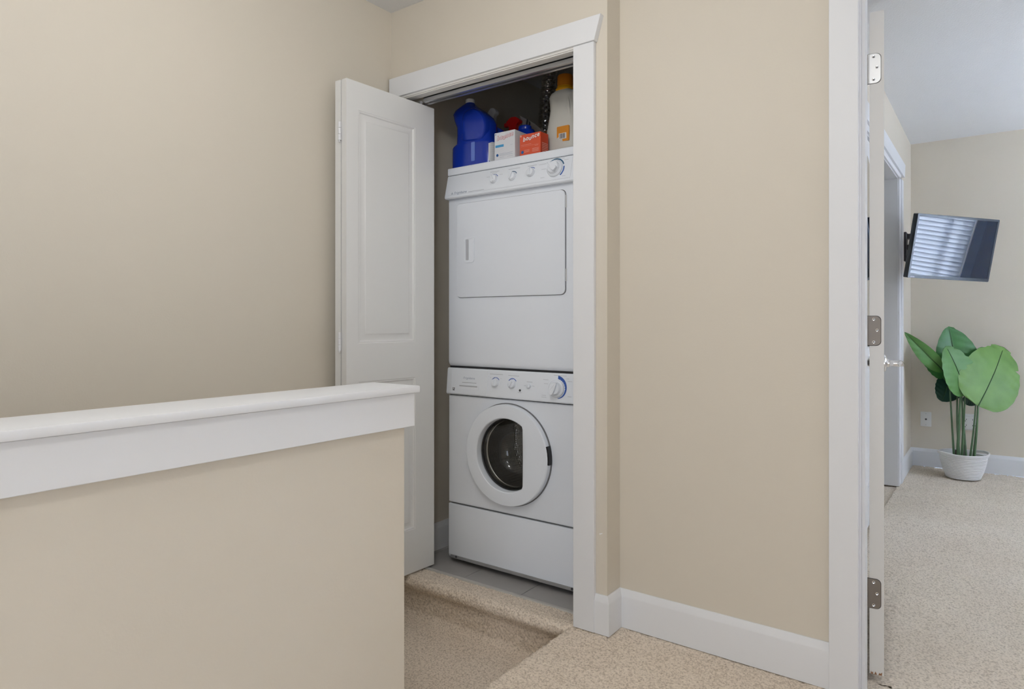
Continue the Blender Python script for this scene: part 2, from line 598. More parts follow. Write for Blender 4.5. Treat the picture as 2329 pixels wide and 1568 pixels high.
B().box((-2.18, 3.45, -0.2), (-1.099, 3.55, 2.47)).build('wall_closet', 'wall', kind=ST, label='dark rear wall inside the laundry closet', base=(-1.6, 3.45, 0))
B().box((1.0, -2.2, -0.2), (1.12, 2.262, 2.47)).build('wall_right', 'wall', kind=ST, label='tan hall wall at the right, outside the picture', base=(1, 0, 0))
B().box((-2.3, -2.32, -2.6), (1.12, -2.2, 2.47)).build('wall_front', 'wall', kind=ST, label='tan hall wall behind the photographer', base=(0, -2.2, 0))
B().box((-2.30, -2.32, 2.47), (1.12, 2.27, 2.57)).box((-2.3, 2.27, 2.47), (-1.099, 3.55, 2.57)).build('ceiling', 'ceiling', kind=ST, label='white textured hall ceiling', base=(0, 0, 2.47))

# floors ------------------------------------------------------------
fl = B()
fl.box((-1.235, 0.0, -0.17), (1.0, 2.15, -0.010)).box((-1.296, -2.2, -0.17), (1.0, 0.0, -0.004)).box((-1.296, 0.0, -0.17), (-1.235, 1.25, -0.004))
fl.box((0.56, 0.0, -0.010), (1.0, 2.15, -0.003)).box((-1.235, 0.0, -0.010), (0.56, 0.60, -0.003))
fl.box((-0.334, 2.15, -0.17), (0.50, 2.262, -0.012))
hall_floor = fl.build('floor', 'carpet', kind=ST, label='tan carpeted hall floor that ends in a rounded edge above the landing')
R_ = 0.022
path = [(0.56, 0.0), (-1.25 + R_, 0.0)] + [(-1.25 + R_ - R_ * math.sin(k * PI / 12), -R_ + R_ * math.cos(k * PI / 12)) for k in range(1, 7)] + [(-1.247, -0.175)]
carpet('pile', path, 'y', 0.60, 2.150, 0.0048, 0.0065, 'carpet', hall_floor)
carpet('pile', [(-0.333, 0.0), (0.5, 0.0)], 'y', 2.150, 2.262, 0.006, 0.0065, 'carpetb', hall_floor)

lf = B().box((-2.18, 1.0, -0.30), (-1.25, 2.057, -0.185))
for k in range(7):                                                     # flight going down behind the half wall
    lf.box((-2.18, 1.0 - 0.26 * (k + 1), -0.30 - 0.18 * (k + 1)), (-1.43, 1.0 - 0.26 * k, -0.17 - 0.18 * (k + 1)))
landing = lf.build('floor', 'carpet', kind=ST, label='lower carpeted landing below the closet sill')
path = [(2.128, 0.001), (2.055, 0.004)] + [(2.050 - 0.034 * math.sin(k * PI / 12), -0.028 + 0.032 * math.cos(k * PI / 12)) for k in range(1, 12)] + \
       [(2.048, -0.075), (2.047, -0.150), (2.035, -0.168), (1.99, -0.172), (1.0, -0.172)]
carpet('pile', path, 'x', -2.178, -1.218, 0.0048, 0.0065, 'carpet', landing)

tile_floor = B().box((-2.18, 2.128, -0.17), (-1.099, 3.45, -0.006)).build('floor', 'grout', kind=ST, label='gray tiled floor inside the laundry closet')
xs_t = [-2.178, -2.142, -1.8415, -1.541, -1.233]
for i in range(4):
    for (y0, y1) in ((2.146, 2.72), (2.723, 3.448)):
        B().box((xs_t[i] + 0.0012, y0, -0.006), (xs_t[i + 1] - 0.0012, y1, -0.002), 0.0008, 1).build('tile', 'tile', tile_floor)

B().prism([(2.126, -0.006), (2.148, -0.006), (2.146, 0.002), (2.140, 0.004), (2.128, 0.004)], -2.178, -1.232,
          m=frame((0, 0, 0), (0, 1, 0), (0, 0, 1), (1, 0, 0))).build('trim_1', 'strip', kind=ST, label='pale transition strip between closet tile and carpet', base=(-1.7, 2.137, 0))


# baseboards and casings ----------------------------------------------
def baseboard(name, p0, p1, nrm, label, h=0.135, t=0.014, ends=(0, 0)):
    p0, p1, nrm = Vector(p0), Vector(p1), Vector(nrm)
    d = (p1 - p0).normalized()
    L = (p1 - p0).length
    m = frame(p0, nrm, (0, 0, 1), None)
    prof = [(0, 0), (t, 0), (t, h - 0.026), (t - 0.001, h - 0.020), (t * 0.62, h - 0.012), (t * 0.42, h - 0.003), (t * 0.3, h), (0, h)]
    n = m.to_3x3().col[2]
    s = 1 if n.dot(d) > 0 else -1
    b = B()
    rings = [[(x, z, s * (-e0 * x if i == 0 else L + ends[1] * x)) for x, z in prof] for i, e0 in ((0, ends[0]), (1, 0))]
    if s < 0:
        rings = [r[::-1] for r in rings]
    b.rings(rings, m=m)
    return b.build(name, 'trim', kind=ST, label=label, smooth=30, base=p0)


baseboard('baseboard_pier', (-1.143, 2.055, 0), (-1.099, 2.055, 0), (0, -1, 0), 'short white baseboard on the front of the closet pier', ends=(0, 1))
baseboard('baseboard_return', (-1.099, 2.055, 0), (-1.099, 2.150, 0), (1, 0, 0), 'white baseboard on the narrow side of the closet pier', ends=(1, -1))
baseboard('baseboard_back', (-1.099, 2.150, 0), (-0.404, 2.150, 0), (0, -1, 0), 'white baseboard between the closet pier and the bedroom door casing', ends=(-1, 0))
baseboard('baseboard_closet', (-2.18, 2.176, -0.002), (-2.18, 3.45, -0.002), (1, 0, 0), 'white baseboard inside the laundry closet', h=0.128)
baseboard('baseboard_right', (1.0, -2.2, 0), (1.0, 2.15, 0), (-1, 0, 0), 'white baseboard along the right hall wall')

# laundry closet casing: right board, header with a slanted end, jamb head
trim2 = B().box((-1.227, 2.037, 0), (-1.143, 2.055, 2.079), 0.0015, 1).build('trim_2', 'trim', kind=ST, label='white casing board right of the laundry closet', base=(-1.185, 2.046, 0))
B().prism([(-2.168, 2.079), (-1.138, 2.079), (-1.113, 2.165), (-2.168, 2.165)], 0, 0.024, 0.0012, 1, m=front(0, 2.0545, 0)).build(
    'trim_3', 'trim', kind=ST, label='white header board with slanted end over the laundry closet', base=(-1.6, 2.05, 2.12))
jh = B().box((-2.168, 2.040, 2.071), (-1.227, 2.088, 2.0845))
jh.box((-2.168, 2.044, 2.0665), (-1.227, 2.062, 2.0725), 0.0025, 2)
jh.build('trim_4', 'doorcream', kind=ST, label='cream jamb head under the closet header', base=(-1.7, 2.06, 2.075))
B().box((-2.168, 2.1352, 2.071), (-1.2325, 2.1745, 2.0845)).build('trim_5', 'wall', kind=ST, label='tan underside strip behind the folding door track', base=(-1.7, 2.15, 2.075))
B().box((-1.2325, 2.058, 0), (-1.2275, 2.174, 2.07)).build('trim_6', 'trim', kind=ST, label='white jamb on the right of the laundry closet', base=(-1.23, 2.1, 0))
B().box((-2.179, 2.040, 0.004), (-2.160, 2.17, 2.07)).build('trim_7', 'trim', kind=ST, label='white jamb on the left of the laundry closet behind the folded door', base=(-2.17, 2.1, 0))
tr = B()
tr.box((-2.02, 2.094, 2.052), (-1.234, 2.0975, 2.072)).box((-2.02, 2.131, 2.052), (-1.234, 2.1345, 2.072)).box((-2.02, 2.094, 2.068), (-1.234, 2.134, 2.0715))
tr.box((-2.02, 2.0975, 2.052), (-1.234, 2.106, 2.0535)).box((-2.02, 2.122, 2.052), (-1.234, 2.131, 2.0535))
tr.build('door_track', 'metal', label='gray metal folding door track under the closet header', cat='track', base=(-1.6, 2.114, 2.06))

# ------------------------------------------------------------------ half wall beside the stair
hw = root('half_wall', (-1.36, 0.0, 0.0), 'tan half wall with a white cap beside the stair', None, kind=ST)
B().box((-1.425, -2.2, -1.9), (-1.297, 1.270, 0.885)).build('body', 'wall', hw, smooth=0)
B().box((-1.450, -2.2, 0.900), (-1.268, 1.302, 0.918), 0.003, 2).build('cap', 'trim', hw, label='white flat cap board')
ap = B().box((-1.297, -2.2, 0.8085), (-1.279, 1.292, 0.899), 0.0012, 1)
ap.box((-1.443, -2.2, 0.8085), (-1.425, 1.292, 0.899), 0.0012, 1).box((-1.425, 1.270, 0.8085), (-1.2972, 1.2905, 0.899), 0.0012, 1)
ap.box((-1.425, -2.2, 0.885), (-1.297, 1.27, 0.9))
ap.build('apron_board', 'trim', hw, label='white apron board under the cap')

# ------------------------------------------------------------------ folded closet door
bd = root('door_1', (-2.07, 1.70, 0.008), 'white folding closet door with two moulded panels, folded open against the wall', None, kind=ST)
ang = math.radians(2.4)
u1 = Vector((math.sin(ang), math.cos(ang), 0))
n1 = Vector((math.cos(ang), -math.sin(ang), 0))
T_ = 0.030
f1 = frame(Vector((-2.0535, 1.6985, 0.008)) - n1 * T_, u1, (0, 0, 1))
leaf_panels = [(0.058, 0.998, 0.364, 1.929), (0.058, 0.185, 0.366, 0.845)]
b = B(f1)
door_face(b, 0.478, 2.040, leaf_panels, None, T_, (1, -1))
leaf = b.build('door_leaf', 'door', bd, smooth=25, label='front leaf with raised panels')
ang2 = math.radians(3.6)
u2 = Vector((-math.sin(ang2), math.cos(ang2), 0))
n2 = Vector((math.cos(ang2), math.sin(ang2), 0))
f2 = frame(Vector((-2.0885, 1.6985, 0.008)) - n2 * T_, u2, (0, 0, 1))
b = B(f2)
door_face(b, 0.470, 2.040, [(0.058, 0.998, 0.40, 1.929), (0.058, 0.185, 0.40, 0.845)], None, T_, (1, -1))
b.build('door_leaf', 'door', bd, smooth=25, label='rear leaf folded behind the front leaf')
for zc in (1.844, 1.015, 0.22):
    b = B()
    for k in range(3):
        b.lathe([(0.0058, -0.0115), (0.0062, -0.011), (0.0062, 0.011), (0.0058, 0.0115)], 14, Matrix.Translation((-2.087, 1.692, zc + (k - 1) * 0.0245)))
    b.lathe([(0.0028, -0.004), (0.0045, 0.0), (0.003, 0.004)], 10, Matrix.Translation((-2.087, 1.692, zc - 0.040)))
    b.box((-2.0885, 1.693, zc - 0.034), (-2.0855, 1.702, zc + 0.034))
    b.build('hinge', 'trim', bd, label='white painted folding hinge')
b = B().lathe([(0.0045, 2.04), (0.0045, 2.058), (0.008, 2.059), (0.008, 2.066), (0.004, 2.067)], 14, Matrix.Translation((-2.053, 2.113, 0)))
b.build('guide_pin', 'capw', bd, label='white guide pin running in the track')

# ================================================================== laundry machines
X0, X1, YF, YB = -2.017, -1.331, 2.255, 2.930
DRY = root('clothes_dryer', (-1.674, 2.55, 0.892), 'white clothes dryer stacked on the washing machine, with a plain square door', 'clothes dryer')


def side_profile_box(b, prof, x0, x1, bev=0.0):
    """solid swept along X from a closed (y, z) outline"""
    m = frame((0, 0, 0), (0, 1, 0), (0, 0, 1), (1, 0, 0))
    bm_ = bmesh.new()
    lo = [bm_.verts.new((p[0], p[1], x0)) for p in prof]
    hi = [bm_.verts.new((p[0], p[1], x1)) for p in prof]
    n = len(prof)
    bm_.faces.new(lo[::-1])
    bm_.faces.new(hi)
    for i in range(n):
        bm_.faces.new((lo[i], lo[(i + 1) % n], hi[(i + 1) % n], hi[i]))
    bmesh.ops.recalc_face_normals(bm_, faces=list(bm_.faces))
    if bev:
        bmesh.ops.bevel(bm_, geom=list(bm_.edges), offset=bev, segments=2, affect='EDGES', profile=0.6)
    b.bm(bm_, m)


b = B()
side_profile_box(b, [(YF + 0.010, 0.8935), (YF + 0.002, 0.905), (YF, 0.915), (YF, 1.650), (YF + 0.02, 1.652), (YF + 0.02, 1.752), (YB, 1.752), (YB, 0.8935)], X0, X1, 0.005)
b.build('cabinet', 'white', DRY)
B().box((X0 - 0.004, YF - 0.004, 1.7565), (X1 + 0.004, YB + 0.002, 1.790), 0.006, 3).build('top_panel', 'white', DRY)
B().box((X0 + 0.004, YF + 0.004, 1.751), (X1 - 0.004, YB - 0.01, 1.757)).build('gasket', 'graygap', DRY)
# console, leaning out towards its foot
b = B()
side_profile_box(b, [(YF + 0.022, 1.7545), (YF - 0.002, 1.7545), (YF - 0.024, 1.660), (YF - 0.025, 1.652), (YF - 0.020, 1.6465), (YF + 0.022, 1.6465)], X0 - 0.003, X1 + 0.003, 0.003)
console = b.build('console', 'plastic', DRY)
cv = Vector((0, 0.022, 0.0945)).normalized()
cf = frame((0, YF - 0.024, 1.660), (1, 0, 0), cv, Vector((1, 0, 0)).cross(cv))
ZN = 0.0008


def knob(name, m, r, parent, depth=0.016, angle=0.0, mt='plastic'):
    b = B(m @ Matrix.Rotation(angle, 4, 'Z'))
    b.lathe([(r * 1.06, 0.0), (r * 1.04, depth * 0.35), (r * 0.94, depth * 0.75), (r * 0.90, depth * 0.88), (r * 0.80, depth * 0.94), (r * 0.4, depth * 0.96)], 28)
    b.prism(smooth_closed([(-r * 0.22, -r * 0.80), (r * 0.22, -r * 0.80), (r * 0.18, 0), (r * 0.14, r * 0.82), (-r * 0.14, r * 0.82), (-r * 0.18, 0)], 4), depth * 0.85, depth * 1.22, 0.0015)
    k = b.build(name, mt, parent)
    return k


def dial(name, m, r, parent, angle=0.0):
    b = B(m)
    b.lathe([(r * 1.16, 0), (r * 1.14, 0.007), (r * 1.02, 0.011), (r * 0.96, 0.0125), (r * 0.90, 0.012), (r * 0.80, 0.0215), (r * 0.74, 0.024), (r * 0.55, 0.025), (r * 0.2, 0.0255)], 40)
    k = b.build(name, 'plastic', parent)
    b = B(m @ Matrix.Rotation(angle, 4, 'Z'))
    b.prism(smooth_closed([(-r * 0.34, -r * 0.70), (0, -r * 0.82), (r * 0.34, -r * 0.70), (r * 0.30, 0.1 * r), (r * 0.10, r * 0.8), (-r * 0.10, r * 0.8), (-r * 0.30, 0.1 * r)], 4), 0.022, 0.034, 0.003)
    b.build('grip', 'plastic', k)
    return k


def loc(m, x, y):
    return m @ Matrix.Translation((x, y, 0))


ky = 0.048
for kx, dy, aa in ((-1.7445, -0.002, 0.5), (-1.6459, -0.002, -0.35), (-1.5513, 0.002, 0.0)):
    knob('knob', loc(cf, kx, ky + dy), 0.0175, console, angle=aa)
dial('dial', loc(cf, -1.4340, ky + 0.002), 0.031, console, angle=0.9)
for kx, dy, mt_, bands in ((-1.7445, -0.002, 'blue', ((0.0215, 0.0240, 150, 88, 12, 0), (0.0215, 0.0240, 80, 32, 12, 0))),
                           (-1.6459, -0.002, 'teal', ((0.0215, 0.0245, 150, 30, 16, 0),)),
                           (-1.5513, 0.002, 'blue', ((0.0215, 0.0240, 110, 45, 10, 0), (0.0215, 0.0240, 152, 138, 3, 0))),
                           (-1.4340, 0.002, 'teal', ((0.0385, 0.0440, 148, 20, 30, 0.0012),)),
                           (-1.4340, 0.002, 'blue', ((0.0385, 0.0445, 8, -48, 18, 0.0014),))):
    for r0, r1, a0, a1, nn_, te in bands:
        b = B(loc(cf, kx, ky + dy))
        arc_band(b, r0, r1, a0, a1, ZN, nn_, te)
        b.build('dial_print', mt_, console, label='blue printed arc beside a knob', smooth=0)
b = B(cf)
bars(b, [(-1.770, 0.0815, -1.722, 0.0832), (-1.758, 0.0745, -1.732, 0.0758), (-1.787, 0.061, -1.769, 0.0622), (-1.718, 0.064, -1.700, 0.0652),
         (-1.672, 0.0800, -1.612, 0.0816), (-1.573, 0.0800, -1.528, 0.0816), (-1.516, 0.078, -1.480, 0.0792), (-1.500, 0.055, -1.478, 0.0562),
         (-1.500, 0.018, -1.480, 0.0192), (-1.448, 0.090, -1.395, 0.0912), (-1.395, 0.081, -1.375, 0.0822), (-1.397, 0.012, -1.380, 0.0132),
         (-1.880, 0.0055, -1.792, 0.0072)], ZN)
bars(b, [(-1.357, 0.005, -1.3562, 0.090), (-2.0, 0.0015, -1.357, 0.0021)], ZN)
b.build('print_lines', 'print', console, label='fine gray printed lines on the dryer console', smooth=0, kind='stuff')
b = B(cf)
b.text('Frigidaire', Matrix.Translation((-1.965, 0.0045, ZN)), 0.0165, 0.25, spacing=1.15)
b.prism([(-1.981, 0.005), (-1.970, 0.005), (-1.9755, 0.016)], ZN, ZN + 0.0004)
b.build('lettering', 'logo', console, label='pale lettering on the dryer console', smooth=0)

# dryer door
df = front(0, YF, 0)
B(df).prism(rrect(-1.9665, 1.2010, -1.3895, 1.6240, 0.022), -0.002, 0.0012).build('door_gap_shade', 'graygap', DRY, label='painted dark gap line around the dryer door')  # dark strip stands in for shade in the gap around the door
dd = B(df)
dd.prism(rrect(-1.9645, 1.2030, -1.3925, 1.6220, 0.021), 0.0005, 0.0065, 0.0025, 3)
ddoor = dd.build('door', 'white', DRY)
b = B(df)
hx0, hx1, hz0, hz1 = -1.9184, -1.8600, 1.3560, 1.4700
ring_o, ring_i = rrect(hx0, hz0, hx1, hz1, 0.012), rrect(hx0 + 0.009, hz0 + 0.010, hx1 - 0.009, hz1 - 0.010, 0.006)
b.rings([[(x, y, 0.006) for x, y in ring_o], [(x, y, 0.0092) for x, y in ring_o], [(x, y, 0.0092) for x, y in ring_i], [(x, y, 0.0068) for x, y in ring_i]], False, True)
hnd = b.build('handle', 'plastic', ddoor, label='recessed vertical finger pull')
B(df).prism(rrect(hx0 + 0.010, hz0 + 0.011, hx0 + 0.026, hz1 - 0.011, 0.004), 0.0066, 0.0072).build('recess', 'print', hnd)
for zz in (1.255, 1.55):
    B(df).prism(rrect(-1.3915, zz, -1.3865, zz + 0.05, 0.001, 2), 0.0, 0.003).build('hinge', 'capw', ddoor)

# washing machine ------------------------------------------------------
WSH = root('washing_machine', (-1.674, 2.55, 0.0), 'white front-loading washing machine with a round glass door, under the dryer', 'washing machine')
CX, CZ = -1.6745, 0.5290
b = B()
b.box((X0, YF + 0.045, 0.025), (X0 + 0.006, YB, 0.8825)).box((X1 - 0.006, YF + 0.045, 0.025), (X1, YB, 0.8825)).box((X0 + 0.006, YB - 0.006, 0.025), (X1 - 0.006, YB, 0.8825))
b.box((X0 + 0.006, YF + 0.045, 0.025), (X1 - 0.006, YB - 0.006, 0.031)).box((X0 + 0.006, YF + 0.045, 0.8765), (X1 - 0.006, YB - 0.006, 0.8825))
b.build('cabinet', 'white', WSH)
# front panel with the round opening
b = B()
n = 64
ro = 0.196
z0p, z1p = 0.2755, 0.7615
outer, inner = [], []
hw_, hh0, hh1 = (X1 - X0) / 2, CZ - z0p, z1p - CZ
for k in range(n):
    t = 2 * PI * k / n
    c, s = math.cos(t), math.sin(t)
    kx = (X1 - CX) / c if c > 1e-9 else ((X0 - CX) / c if c < -1e-9 else 1e9)
    kz = hh1 / s if s > 1e-9 else (-hh0 / s if s < -1e-9 else 1e9)
    r = min(kx, kz)
    outer.append((CX + r * c, CZ + r * s))
    inner.append((CX + ro * c, CZ + ro * s))
# snap the nearest samples onto the corners so the sheet stays a rectangle
for cx_, cz_ in ((X0, z0p), (X0, z1p), (X1, z0p), (X1, z1p)):
    i = min(range(n), key=lambda q: (outer[q][0] - cx_) ** 2 + (outer[q][1] - cz_) ** 2)
    outer[i] = (cx_, cz_)
b.rings([[(x, YB - 0.3, z) for x, z in outer], [(x, YF + 0.004, z) for x, z in outer],
         [(CX + (x - CX) * (1 - 0.004 / hw_), YF, CZ + (z - CZ) * (1 - 0.004 / 0.25)) for x, z in outer],
         [(x, YF, z) for x, z in inner], [(x, YF + 0.03, z) for x, z in inner]][1:], False, False)
b.build('front_panel', 'white', WSH, smooth=30)
b = B()
side_profile_box(b, [(YF + 0.016, 0.0235), (YF + 0.004, 0.026), (YF, 0.040), (YF, 0.2690), (YF + 0.044, 0.2690), (YF + 0.044, 0.0235)], X0, X1, 0.003)
kick = b.build('kick_panel', 'white', WSH)
b = B(front(0, YF, 0))
b.prism(rrect(X0 + 0.012, 0.0235, X1 - 0.004, 0.0375, 0.003, 2), -0.010, 0.0012)
b.build('edge_strip', 'metal', kick, label='gray metal strip along the foot of the kick panel')
for sx in (-1.9713, -1.3618):
    b = B(front(sx, YF, 0.0315))
    b.lathe([(0.0058, 0.001), (0.0055, 0.003), (0.002, 0.0034)], 12)
    b.build('screw', 'dark', kick)
B().box((X0 + 0.006, YF + 0.012, 0.268), (X1 - 0.006, YF + 0.05, 0.2765)).build('gasket', 'graygap', WSH)
B().box((X0 + 0.004, YF + 0.006, 0.7605), (X1 - 0.004, YF + 0.06, 0.7665)).box((X0 + 0.003, YF + 0.008, 0.8815), (X1 - 0.003, YB - 0.005, 0.8935)).build('gasket', 'gap', WSH)
for sx in (X0 + 0.05, X1 - 0.05):
    for sy in (YF + 0.07, YB - 0.06):
        B().lathe([(0.022, -0.002), (0.022, 0.010), (0.010, 0.012), (0.010, 0.028)], 16, Matrix.Translation((sx, sy, 0))).build('foot', 'black', WSH)
# washer console
b = B()
side_profile_box(b, [(YF + 0.05, 0.8855), (YF + 0.001, 0.8855), (YF - 0.004, 0.880), (YF - 0.013, 0.775), (YF - 0.012, 0.768), (YF - 0.006, 0.7655), (YF + 0.05, 0.7655)], X0 - 0.003, X1 + 0.003, 0.003)
wcon = b.build('console', 'plastic', WSH)
wv = Vector((0, 0.009, 0.105)).normalized()
wf = frame((0, YF - 0.013, 0.775), (1, 0, 0), wv, Vector((1, 0, 0)).cross(wv))
dr = B(wf)
dr.prism(rrect(-1.9925, -0.004, -1.7845, 0.106, 0.004, 3), 0.0, 0.0018, 0.0008, 1)
drw = dr.build('drawer', 'plastic', wcon, label='detergent drawer at the left of the washer console')
b = B(wf)
po, pi_ = rrect(-1.9520, 0.0150, -1.8290, 0.0370, 0.004, 3), rrect(-1.945, 0.019, -1.836, 0.035, 0.003, 3)
b.rings([[(x, y, 0.0018) for x, y in po], [(x, y, 0.0028) for x, y in po], [(x, y, 0.0022) for x, y in pi_]], False, True)
hp = b.build('pull', 'plastic', drw)
B(wf).prism(rrect(-1.942, 0.0300, -1.839, 0.0355, 0.002, 2), 0.0021, 0.0029).build('recess', 'print', hp)
b = B(wf)
b.text('Frigidaire', Matrix.Translation((-1.921, 0.0640, 0.0021)), 0.0140, 0.3, spacing=1.2)
b.build('lettering', 'logo', drw, label='pale lettering on the detergent drawer', smooth=0)
b = B(wf)
bars(b, [(-1.980, 0.010, -1.9685, 0.0145), (-1.980, 0.0165, -1.976, 0.0225), (-1.9735, 0.0165, -1.9685, 0.0225)], 0.0022)
bars(b, [(-1.927, 0.0475, -1.845, 0.0486)], 0.0022)
b.build('caution_mark', 'dark', drw, label='small dark mark in the drawer corner', smooth=0, kind='stuff')
knob('knob', loc(wf, -1.7398, 0.0560), 0.0170, wcon, 0.015, 0.2)
knob('knob', loc(wf, -1.6505, 0.0560), 0.0170, wcon, 0.015, -0.6)
knob('knob', loc(wf, -1.5646, 0.0520), 0.0095, wcon, 0.011, 0.3)
dial('dial', loc(wf, -1.4290, 0.0490), 0.031, wcon, angle=-0.5)
b = B(wf)
b.lathe([(0.0048, 0.0), (0.0048, 0.0020), (0.003, 0.0030)], 14, Matrix.Translation((-1.6094, 0.0312, 0)))
b.build('indicator_light', 'dark', wcon)
for kx, ky2, bands in ((-1.7398, 0.0560, ((0.0210, 0.0238, 148, 92, 10, 0), (0.0210, 0.0238, 86, 34, 10, 0))), (-1.6505, 0.0560, ((0.0210, 0.0242, 148, 32, 16, 0),))):
    for r0, r1, a0, a1, nn_, te in bands:
        b = B(loc(wf, kx, ky2))
        arc_band(b, r0, r1, a0, a1, ZN, nn_, te)
        b.build('dial_print', 'blue', wcon, label='blue printed arc above a knob', smooth=0)
b = B(loc(wf, -1.4290, 0.0490))
vs_, fs_ = [], []
for k in range(49):
    a = math.radians(84 - 164 * k / 48)
    w_ = 0.0130 * (1 - k / 48) ** 0.8 + 0.0015
    ri = 0.0385 + (0.0022 if k % 4 == 1 and k < 26 else 0)
    vs_ += [(ri * math.cos(a), ri * math.sin(a), ZN), ((0.0385 + w_) * math.cos(a), (0.0385 + w_) * math.sin(a), ZN)]
    if k:
        fs_.append((2 * k - 2, 2 * k, 2 * k + 1, 2 * k - 1))
b.raw(vs_, fs_)
b.build('dial_print', 'blue', wcon, label='blue printed crescent around the large washer dial', smooth=0)
b = B(wf)
bars(b, [(-1.7725, 0.092, -1.702, 0.0936), (-1.6735, 0.090, -1.617, 0.0914), (-1.770, 0.0765, -1.766, 0.0778), (-1.714, 0.075, -1.709, 0.0763),
         (-1.5775, 0.068, -1.5485, 0.0694), (-1.590, 0.052, -1.580, 0.0532), (-1.548, 0.052, -1.537, 0.0532), (-1.620, 0.0215, -1.600, 0.0226),
         (-1.495, 0.082, -1.470, 0.0832), (-1.490, 0.066, -1.470, 0.0672), (-1.500, 0.018, -1.478, 0.0192), (-1.500, 0.011, -1.476, 0.0122),
         (-1.445, 0.1015, -1.385, 0.1027), (-1.385, 0.090, -1.372, 0.0912), (-1.378, 0.080, -1.358, 0.0812), (-1.376, 0.020, -1.358, 0.0212)], ZN)
b.build('print_lines', 'print', wcon, label='fine gray printed lines on the washer console', smooth=0, kind='stuff')

# round door: ring, glass bowl, drum behind it
wd = front(CX, YF, CZ)
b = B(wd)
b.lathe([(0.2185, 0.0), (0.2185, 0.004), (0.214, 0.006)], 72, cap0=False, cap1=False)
b.build('door_gap_shade', 'graygap', WSH, label='painted shadow ring around the washer door')  # gray ring drawn as the shade in the groove around the door
n = 96
cut = 0.0890
prof = [(1.0, 0.004), (1.0, 0.018), (0.985, 0.025), (0.95, 0.0285), (0.6, 0.0300), (0.2, 0.0300), (0.07, 0.0295), (0.02, 0.0270), (0.0, 0.022), (-0.012, 0.004), (-0.03, -0.02)]
rings = []
RO, RI = 0.2145, 0.154
for u_, z_ in prof:
    ring = []
    for k in range(n):
        t = 2 * PI * k / n
        c, s = math.cos(t), math.sin(t)
        ri = min(RI, cut / c) if c > 1e-6 else RI
        r = ri + (RO - ri) * u_
        ring.append((r * c, r * s, z_))
    rings.append(ring)
b = B(wd)
b.rings(rings, False, False)
wring = b.build('door', 'plastic', WSH, smooth=32, label='white round washer door with a glass bowl')
b = B(wd)
b.prism([(0.2125 * math.cos(math.radians(a)), 0.2125 * math.sin(math.radians(a))) for a in range(-4, 17, 4)] +
        [(0.2200 * math.cos(math.radians(a)), 0.2200 * math.sin(math.radians(a))) for a in range(16, -5, -4)], 0.004, 0.026)
b.build('latch', 'black', wring, label='black latch notch on the door edge')
b = B(wd)
bowl = []
for r, z in ((0.152, 0.006), (0.147, 0.0), (0.140, -0.012), (0.134, -0.030), (0.127, -0.052), (0.116, -0.075), (0.098, -0.096), (0.072, -0.111), (0.040, -0.119), (0.006, -0.121)):
    bowl.append((r, z))
b.lathe(bowl, 72, cap0=False)
b.build('glass_bowl', 'glass', wring, label='clear glass bowl bulging into the drum')
b = B(wd)
b.lathe([(0.196, -0.006), (0.172, -0.004), (0.156, -0.002), (0.150, -0.006), (0.149, -0.014), (0.160, -0.022), (0.170, -0.030)], 72, cap0=False, cap1=False)
b.build('rubber_boot', 'black', WSH, label='black rubber boot around the drum mouth')
b = B(wd)
b.lathe([(0.170, -0.035), (0.205, -0.042), (0.240, -0.060), (0.245, -0.075), (0.245, -0.36), (0.235, -0.375), (0.08, -0.385), (0.05, -0.36), (0.01, -0.355)], 72, cap0=False)
drum = b.build('drum', 'drum', WSH, label='perforated steel drum')
for k in range(3):
    a = 0.5 + k * 2 * PI / 3
    b = B(wd @ Matrix.Rotation(a, 4, 'Z'))
    b.prism(smooth_closed([(0.242, -0.05), (0.215, -0.03), (0.175, 0.0), (0.215, 0.03), (0.242, 0.05)], 5), -0.35, -0.09, 0.012)
    b.build('drum_paddle', 'steel', drum)
b = B(wd)
b.lathe([(0.153, -0.002), (0.1515, -0.012), (0.1465, -0.030), (0.143, -0.034)], 72, cap0=False, cap1=False)
b.build('chrome_rim', 'steel', wring)

# ------------------------------------------------------------------ things on top of the dryer
ZT = 1.790
jug = root('bleach_jug', (-1.925, 2.335, ZT), 'large cobalt blue plastic jug with a white cap on the dryer', 'jug')
sec = []
left = [(1.7905, -2.036), (1.795, -2.041), (1.890, -2.041), (1.898, -2.034), (1.908, -2.015), (1.940, -2.012), (1.984, -2.012), (2.015, -2.026), (2.048, -2.035), (2.066, -2.026), (2.081, -2.008), (2.092, -1.986), (2.098, -1.976), (2.104, -1.974)]
right = [(1.7905, -1.800), (1.795, -1.795), (1.890, -1.798), (1.898, -1.803), (1.908, -1.812), (1.940, -1.822), (1.984, -1.821), (2.015, -1.838), (2.048, -1.876), (2.066, -1.902), (2.081, -1.922), (2.092, -1.933), (2.098, -1.936), (2.104, -1.937)]
dep = [0.056, 0.060, 0.060, 0.059, 0.056, 0.055, 0.055, 0.056, 0.054, 0.045, 0.034, 0.025, 0.019, 0.0185]
for (z, a), (_, c), d in zip(left, right, dep):
    sec.append((z, (a + c) / 2, 2.335, (c - a) / 2, d, 2.2 if z > 2.07 else 3.2))
B().loft(sec, 56).build('bottle', 'jug', jug)
outl = smooth_closed([(-1.957, 1.915), (-1.958, 1.965), (-1.956, 2.022), (-1.937, 2.046), (-1.894, 2.052), (-1.852, 2.030), (-1.824, 1.990), (-1.826, 1.940), (-1.850, 1.905), (-1.90, 1.902)], 5)
cxo, cyo = -1.885, 1.975
b = B(front(0, 2.2905, 0))
rings = []
